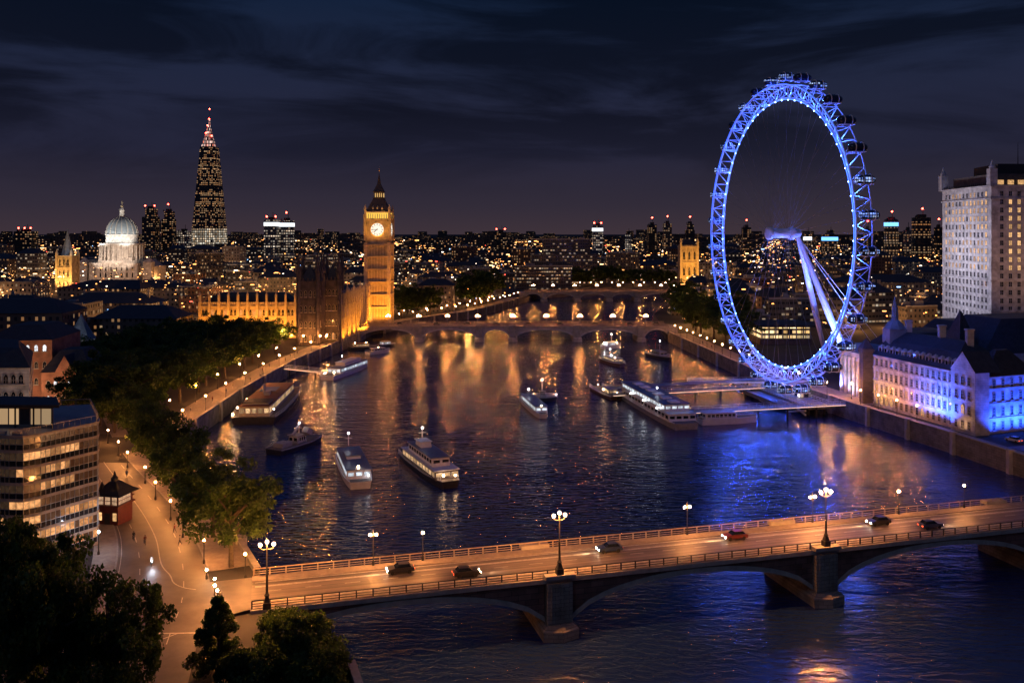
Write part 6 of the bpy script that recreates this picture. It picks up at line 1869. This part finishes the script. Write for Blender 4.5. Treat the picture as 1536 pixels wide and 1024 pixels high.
# ------------------------------------------------------------------ street lamps
def lamp_head(parent, pos, r, mat):
    b = MB(); b.ball(pos, r, 10, 6); return b.build('globe', mat, parent, True)
def triple_lamp(label, loc):
    r = thing('street_lamp', label, 'street lamp', loc, ANG1, 'three globe lamps on the nearest bridge')
    b = MB(); b.prism(rect(0, 0, 1.1, 1.1), 0, .9); b.frustum(rect(0, 0, .9, .9), .903, rect(0, 0, .5, .5), 1.7); b.lathe([(.32, 1.7), (.4, 1.9), (.2, 2.2), (.16, 5), (.2, 5.1), (.12, 5.3), (.09, 9.3)], 10); b.build('pole', M['iron'], r)
    b = MB(); b.path([(0, 0, 8.6), (.5, 0, 8.5), (.95, 0, 8.75), (.95, 0, 9.0)], .05, 6); b.path([(0, 0, 8.6), (-.5, 0, 8.5), (-.95, 0, 8.75), (-.95, 0, 9.0)], .05, 6); b.build('arm', M['iron'], r)
    for x, z in ((-.95, 9.25), (.95, 9.25), (0, 9.65)): lamp_head(r, (x, 0, z), .19, M['lamp_b'])
    return r
l0 = triple_lamp('tall lamp with three glowing globes at the left end of nearest bridge', nb(-44.7, .2, DZ1 + .0))
dup(l0, 'tall lamp with three glowing globes on the middle pedestal of nearest bridge', nb(0, -.5, DZ1 + .75), ANG1)
dup(l0, 'tall lamp with three glowing globes on right pedestal of nearest bridge', nb(48.4, -.5, DZ1 + .75), ANG1)
def small_lamp(label, loc, H=4.2, group=None, heads=1, mat=None, rz=0, gr=.17):
    r = thing('street_lamp', label, 'street lamp', loc, rz, group)
    b = MB(); b.lathe([(.22, 0), (.22, .5), (.1, .8), (.075, H - .2)], 8)
    if heads == 2: b.beam((-.55, 0, H - .25), (.55, 0, H - .25), .08, .08); b.tube((0, 0, H - .2), (0, 0, H + .9), .05)
    b.build('pole', M['iron'], r)
    for x in ((0,) if heads == 1 else (-.5, .5)): lamp_head(r, (x, 0, H), gr, mat or M['lamp_s'])
    return r
def nbfar(px):                        # along the far parapet
    best = None
    for i in range(-470, 1430):
        p = nb(i / 10, W1 - .5)
        q = CX + F * p[0] / p[1]
        if best is None or abs(q - px) < best[0]: best = (abs(q - px), p)
    return best[1]
g = 'small lamps along the far parapet of the nearest bridge'
for i, (px, n, H) in enumerate(((560, 2, 5.0), (634, 1, 4.6), (1031, 2, 5.0), (1219, 2, 4.8), (1348, 1, 4.4), (1446, 1, 4.4))):
    small_lamp(f'slim lamp on the far parapet of the nearest bridge, {nth(i)} from left', nbfar(px), H, g, n, None, ANG1)
g = 'lamps at the road junction'
for i, (px, py, mt) in enumerate(((368, 868, 'lamp'), (306, 845, 'lamp'), (148, 832, 'lamp_w'))):
    small_lamp(('street lamp under the nearest plane tree by the river', 'street lamp on the river side pavement near the junction', 'white globe lamp at the corner of the glass office')[i], gl(px, py), 4.0, g, 1, M[mt])
for i, (px, py, mt) in enumerate(((310, 860, 'lamp_d'), (322, 874, 'lamp_d'), (326, 892, 'lamp_d'))):
    x, y, z = gl(px, py + 8)
    small_lamp(f'low bollard lamp at the bridge corner, {nth(i)} from the trees', (x, y, z), 1.5, g, 1, M[mt], gr=.19)
proto = small_lamp('globe lamp on the tree side of embankment road, first from the junction', (*offs(RE, 1.0)[9], zl(offs(RE, 1.0)[9][1])), 3.8, 'globe lamps under the trees of the embankment road', 1, M['lamp'])
k = 1; o_ = offs(RE, 1.0)
for p in ((-60.5, 163), (-67, 174), (-76, 189), (-84, 203), (-95, 219), (-103, 232), (-113, 248)):
    dup(proto, f'globe lamp on the tree side of embankment road, {nth(k)} from the junction', (p[0], p[1], zl(p[1]) + .13)); k += 1
for i, p in enumerate(((-78, 164), (-86, 180), (-98, 198), (-112, 220), (-126, 244))):
    dup(proto, f'globe lamp on the office side of embankment road, {nth(i)} from the junction', (p[0], p[1], zl(p[1]) + .13), 0, 'globe lamps beside the glass office')
PRF = None
# along the promenades
PROM = small_lamp('iron globe lamp on the left promenade wall, first from the trees end', (-99.6, 268, 5.05), 5.6, 'globe lamps on the left promenade', 1, M['lamp'], gr=.21)
FARL = small_lamp('globe lamp on the bank between middle and far bridges, first from the clock tower', (bank(BL, 558) - 1.6, 558, 5.05), 5.6, 'globe lamps beyond the clock tower', 1, M['lamp_f'], gr=.19)
ys = [292 + 24 * i for i in range(9)]
for i, y in enumerate(ys): dup(PROM, f'iron globe lamp on the left promenade wall, {nth(i + 1)} from the trees end', (bank(BL, y) - 1.6, y, 5.05))
for i in range(6):
    y = 284 + 26 * i; dup(PROM, f'globe lamp on the tree side of left promenade, {nth(i)} from the near end', (bank(BL, y) - 10.6, y, 5.05), 0, 'globe lamps under the promenade trees')
for i in range(14):
    y = 352 + 12.5 * i; dup(FARL, f'globe lamp on the right promenade, {nth(i)} from the wheel', (bank(BR, y) + 2.0, y, 5.05), 0, 'globe lamps on the right promenade')
for i in range(4):
    y = 302 - 9 * i; dup(FARL, f'globe lamp in front of the blue lit building, {nth(i)} from the wheel', (bank(BR, y) + 2.2, y, 5.05), 0, 'globe lamps on the riverside building quay')
for i in range(5):
    y = 222 - 14 * i; dup(FARL, f'globe lamp on the dark quay at right edge, {nth(i)} from the blue building', (bank(BR, y) + 2.2, y, 5.05), 0, 'globe lamps on the riverside building quay')
for i in range(16):
    y = 574 + 15 * i; dup(FARL, f'globe lamp on the bank between middle and far bridges, {nth(i + 1)} from the clock tower', (bank(BL, y) - 1.6, y, 5.05), 0, 'globe lamps beyond the clock tower')
for i in range(9):
    y = 568 + 22 * i; dup(FARL, f'globe lamp under trees beyond the clock tower, {nth(i)} from it', (bank(BL, y) - 12.5, y, 5.05), 0, 'globe lamps beyond the clock tower')
TW = thing('street_lamp', 'twin globe lamp on the middle bridge, first from the clock tower', 'street lamp', (ux(717, 530), 526, 9.2), 0, 'twin globe lamps on the middle bridge')
b = MB(); b.lathe([(.3, 0), (.3, .8), (.13, 1.2), (.09, 6)], 8); b.beam((-1, 0, 5.4), (1, 0, 5.4), .12, .12); b.build('pole', M['greymetal'], TW)
for x, z in ((-1, 5.8), (1, 5.8), (0, 6.4)): lamp_head(TW, (x, 0, z), .22, M['lamp_f'])
for i, px in enumerate((769, 819, 869, 918, 967)): dup(TW, f'twin globe lamp on the middle bridge, {nth(i + 1)} from the clock tower', (ux(px, 530), 526, 9.2))
for i, px in enumerate((584, 629, 672)): dup(TW, f'twin globe lamp on the middle bridge close to the clock tower, {nth(i)} from it', (ux(px, 530), 526, 9.2))
for i, px in enumerate((800, 830, 862, 895, 928, 960, 992, 1012)): dup(TW, f'lamp on the far bridge, {nth(i)} from the left bank', (ux(px, 836), 836, 9.2), 0, 'lamps on the far bridge')
for i in range(15):
    px = 790 + i * 16; dup(FARL, f'orange lamp before the tree belt behind the far bridge, {nth(i)} from left', (ux(px, 968), 968, 5.05), 0, 'lamps along the far tree belt')
for i, (px, y) in enumerate(((352, 488), (385, 486), (418, 488), (455, 462), (480, 462), (505, 466), (530, 520), (545, 545))):
    x = min(ux(px, y), bank(BL, y) - 3); dup(PROM, f'lamp on the forecourt of the gothic palace, {nth(i)} from left', (x, y, 5.05), 0, 'lamps before the palace')
for i, p in enumerate(((113, 318), (121, 316), (110, 340))):
    dup(PROM, f'lamp on the quay at the foot of the wheel, {nth(i)} of the group', (p[0], p[1], 5.05), 0, 'lamps at the foot of the wheel')
for i, p in enumerate(((-99, 402, ), (-97.5, 425), (-95, 452))): pass

# ------------------------------------------------------------------ cars on the nearest bridge, lit and waiting
hl = emit('headlight', (1, .8, .55), 60); tl = emit('tail light', (1, .1, .03), 4)
tyre = pmat('tyre', (.02, .02, .02), .8, .2, 3)
def car(label, loc, rz, paint, lights=True, van=False):
    r = thing('van' if van else 'car', label, 'van' if van else 'car', loc, rz, 'vehicles on the nearest bridge')
    pm = pmat('car paint', paint, .3, .08, 1, spec=.6)
    H = 1.0 if not van else 1.25
    b = MB()
    prof = [(-2.15, .35), (-2.2, .75), (-2.05, .95), (-1.1, H), (.95, H), (2.0, .82), (2.18, .6), (2.12, .33)]
    n = len(prof)
    for y0, y1 in ((-.86, .86),):
        L_ = [(x, y0, z) for x, z in prof]; R_ = [(x, y1, z) for x, z in prof]
        b.poly(L_); b.poly(R_[::-1])
        for i in range(n): j = (i + 1) % n; b.poly([L_[j], L_[i], R_[i], R_[j]])
    b.build('body', pm, r)
    top = 1.45 if not van else 2.1; x0, x1 = (-1.7, .95) if not van else (-2.05, 1.15)
    b = MB(); b.frustum(rect((x0+x1)/2, 0, x1-x0, 1.6), H + .004, rect((x0+x1)/2 - .1, 0, (x1-x0)*(.62 if not van else .9), 1.28), top)
    b.build('window', M['glassdark'], r)
    b = MB(); b.prism(rect((x0+x1)/2 - .1, 0, (x1-x0)*(.6 if not van else .88), 1.22), top + .003, top + .06); b.build('roof', pm, r)
    for x in (-1.35, 1.35):
        for y in (-.8, .8):
            b = MB(); b.tube((x, y - .1, .32), (x, y + .1, .32), .32, .32, 14); b.build('wheel', tyre, r)
    for y in (-.6, .6):
        b = MB(); b.box(2.08, 2.2, y - .17, y + .17, .52, .7); b.build('headlight', hl if lights else M['glassdark'], r)
        b = MB(); b.box(-2.24, -2.13, y - .17, y + .17, .6, .76); b.build('taillight', tl, r)
    if lights:
        d = Vector((math.cos(rz), math.sin(rz))); p = Vector(loc) + Vector((d.x*2.4, d.y*2.4, .7)); t_ = p + Vector((d.x*14, d.y*14, -.9))
        spot(p, t_, 2600, (1, .62, .32), 60, .8, .15)
    return r
zr = DZ1 + .03
paints = [(.03, .03, .035), (.25, .25, .27), (.12, .02, .02), (.4, .4, .4), (.03, .05, .12), (.02, .02, .02), (.3, .26, .2)]
for i, (u, lane, col, word) in enumerate(((-24, 0, 0, 'black'), (12, 0, 4, 'dark blue'), (36, 0, 2, 'dark red'), (66, 0, 0, 'black'))):
    p = nb(u, W1 - 4.4, zr); car(f'{word} car in the far lane of the nearest bridge, {nth(i)} from left', p, ANG1 + pi, paints[col])
for i, (u, col, word) in enumerate(((-14, 5, 'black'), (74, 4, 'dark blue'))):
    p = nb(u, 4.4, zr); car(f'{word} car in the near lane of the nearest bridge, {nth(i)} from left', p, ANG1, paints[col])
def farcar(label, loc, rz, group):
    o = None
    return o
proto_car = car('small dark car on the middle bridge, first from the clock tower', (ux(600, 533), 533, 9.04), 0, (.04, .04, .05), False); proto_car['group'] = 'cars on the middle bridge'
for i, px in enumerate((655, 700, 745, 792, 840, 893, 945, 985)): dup(proto_car, f'small dark car on the middle bridge, {nth(i + 1)} from the clock tower', (ux(px, 533), 532.5 + (i % 2) * 4, 9.04), (i % 2) * pi)
x, y, _ = on(1520, 662, 5.1); pc = car('silver car parked on the quay road at the right edge', (x, y, 5.1), rad(115), (.4, .4, .42), False); pc['group'] = 'cars at the right edge'

# ------------------------------------------------------------------ people
skin = pmat('skin', (.35, .22, .16), .6, .1, 4); hairm = pmat('hair', (.03, .02, .015), .7, .2, 6)
def figure(label, loc, rz, pose, top, legs, group):
    r = thing('person', label, 'person', loc, rz, group)
    if pose == 'walk':
        J = [((0, 0, .95), .15), ((0, 0, 1.2), .15), ((0, 0, 1.42), .15), ((.01, 0, 1.52), .06), ((.03, 0, 1.62), .095), ((.03, 0, 1.72), .085),
             ((.06, .1, .9), .095), ((.2, .1, .5), .065), ((.22, .1, .08), .045), ((.36, .1, .04), .04), ((-.02, -.1, .9), .095), ((-.1, -.1, .5), .065), ((-.34, -.1, .14), .045), ((-.24, -.1, .05), .04),
             ((0, .2, 1.4), .06), ((-.1, .24, 1.13), .045), ((.02, .25, .9), .032), ((0, -.2, 1.4), .06), ((.1, -.24, 1.13), .045), ((.26, -.24, .95), .032),
             ((.05, .25, .82), .025), ((.3, -.24, .88), .025)]
    else:
        J = [((-.1, 0, 1.0), .15), ((.05, 0, 1.2), .14), ((.2, 0, 1.38), .15), ((.3, 0, 1.46), .06), ((.36, 0, 1.55), .095), ((.38, 0, 1.64), .085),
             ((0, .1, .95), .095), ((.3, .1, .68), .065), ((.12, .1, .3), .045), ((.24, .1, .26), .04), ((0, -.1, .95), .095), ((.32, -.1, .8), .065), ((.2, -.1, .46), .045), ((.32, -.1, .42), .04),
             ((.2, .2, 1.36), .06), ((.38, .24, 1.14), .045), ((.58, .22, 1.06), .032), ((.2, -.2, 1.36), .06), ((.38, -.24, 1.14), .045), ((.58, -.22, 1.06), .032),
             ((.64, .22, 1.04), .025), ((.64, -.22, 1.04), .025)]
    E = [(0, 1), (1, 2), (2, 3), (3, 4), (4, 5), (0, 6), (6, 7), (7, 8), (8, 9), (0, 10), (10, 11), (11, 12), (12, 13), (2, 14), (14, 15), (15, 16), (2, 17), (17, 18), (18, 19), (16, 20), (19, 21)]
    b = MB()
    # one continuous skin: tapered limbs grown with a skin modifier
    me = bpy.data.meshes.new('body'); me.from_pydata([j[0] for j in J], E, []); me.update()
    o = bpy.data.objects.new('body', me); COL.objects.link(o); o.parent = r
    sm = o.modifiers.new('skin', 'SKIN'); ly = me.skin_vertices[0] if me.skin_vertices else None
    if ly is None:
        with bpy.context.temp_override(object=o, active_object=o): pass
    for v, j in zip(me.skin_vertices[0].data, J): v.radius = (j[1], j[1])
    me.skin_vertices[0].data[0].use_root = True
    o.modifiers.new('smooth', 'SUBSURF').levels = 1; o.modifiers['smooth'].render_levels = 1
    dg = bpy.context.evaluated_depsgraph_get(); m2 = bpy.data.meshes.new_from_object(o.evaluated_get(dg))
    o.modifiers.clear(); o.data = m2
    for m_ in (skin, pmat('top cloth', top, .8, .15, 4), pmat('trouser cloth', legs, .8, .15, 4)):
        m2.materials.append(m_)
    zz = {'walk': (.97, 1.5)}.get(pose, (1.02, 1.45))
    for p in m2.polygons:
        c = p.center
        arm = abs(c.y) > .21 and (c.z < .93 if pose == 'walk' else c.x > .56)
        p.material_index = 0 if (c.z > zz[1] and abs(c.y) < .14) or arm else (1 if c.z > zz[0] or abs(c.y) > .2 else 2)
        p.use_smooth = True
    h = MB(); hp = J[5][0]; h.ball((hp[0] - .02, 0, hp[2] + .01), .115, 10, 6); h.build('hair', hairm, r)
    return r
def bicycle(label, loc, rz, lamp=None):
    r = thing('bicycle', label, 'bicycle', loc, rz, 'bicycles on the embankment road')
    for x in (-.5, .55):
        b = MB(); pts = [(x + .34*math.cos(2*pi*i/20), 0, .34 + .34*math.sin(2*pi*i/20)) for i in range(21)]; b.path(pts, .022, 5)
        for i in range(8): a = 2*pi*i/8; b.tube((x, 0, .34), (x + .33*math.cos(a), 0, .34 + .33*math.sin(a)), .006, .006, 3)
        b.build('wheel', tyre, r)
    b = MB()
    for p, q in (((-.5, 0, .34), (-.02, 0, .32)), ((-.5, 0, .34), (-.15, 0, .82)), ((-.02, 0, .32), (-.15, 0, .82)), ((-.02, 0, .32), (.42, 0, .8)), ((-.15, 0, .8), (.42, 0, .84)), ((.55, 0, .34), (.4, 0, .98))): b.tube(p, q, .022)
    b.build('frame', M['greymetal'], r)
    b = MB(); b.tube((.45, -.24, 1.04), (.45, .24, 1.04), .018); b.tube((.4, 0, .98), (.45, 0, 1.04), .018); b.build('handlebar', M['iron'], r)
    b = MB(); b.box(-.28, -.02, -.08, .08, .83, .89); b.build('saddle', M['iron'], r)
    if lamp: b = MB(); b.ball((.6, 0, .95), .07); b.build('headlight', lamp, r)
    return r
hb = emit('bicycle headlight', (.75, .85, 1), 420)
for i, (px, py, a, col, lab) in enumerate(((200, 810, -55, (.03, .03, .03), 'dark cyclist on the left, beyond the bright lamp rider'), (217, 816, -55, (.12, .03, .02), 'cyclist in dark red top riding behind the bright lamp'), (227, 848, -62, (.3, .34, .4), 'cyclist in pale top with dazzling white lamp on embankment road'))):
    x, y, z = gl(px, py)
    bicycle(('bicycle of the left dark cyclist on the embankment road', 'bicycle of the cyclist in dark red top', 'bicycle with dazzling white headlight on the embankment road')[i], (x, y, z + .034), rad(a), hb if i == 2 else None)
    figure(lab, (x, y, z + .034), rad(a), 'ride', col, (.02, .02, .025), 'cyclists on the embankment road')
    if i == 2: spot((x + .4, y - .7, z + 1.0), (x + 4, y - 8, z), 420, (.8, .88, 1), 60, .8, .1)
RP = random.Random(14); words = [((.03, .03, .035), 'black'), ((.25, .24, .22), 'pale grey'), ((.14, .03, .03), 'dark red'), ((.04, .06, .14), 'navy'), ((.2, .15, .09), 'tan')]
g = 'people strolling on the left promenade'
for i in range(12):
    y = 282 + i * 14 + RP.uniform(-4, 4); c, w = words[i % 5]; x = bank(BL, y) - RP.uniform(2.5, 9)
    figure(f'person in {w} jacket walking on left promenade, {nth(i)} from the near end', (x, y, 5.05), rad(RP.choice((90, -90)) + RP.uniform(-15, 15)), 'walk', c, (.03, .03, .04), g)
g = 'people strolling on the right promenade'
for i in range(8):
    y = 372 + i * 17 + RP.uniform(-4, 4); c, w = words[(i + 2) % 5]; x = bank(BR, y) + RP.uniform(3.5, 9)
    figure(f'person in {w} coat walking on right promenade, {nth(i)} from the wheel', (x, y, 5.05), rad(RP.choice((100, -80))), 'walk', c, (.03, .03, .04), g)
g = 'people on the embankment pavement'
for i, (px, py) in enumerate(((270, 818), (262, 800), (190, 716), (181, 690), (330, 905))):
    x, y, z = gl(px, py); c, w = words[(i + 1) % 5]
    figure(f'person in {w} coat on the pavement of embankment road, {nth(i)} counted from the junction' if i < 4 else 'person in navy coat standing at the bridge corner bollards', (x, y, z + .13), rad(RP.uniform(0, 360)), 'walk', c, (.03, .03, .04), g)
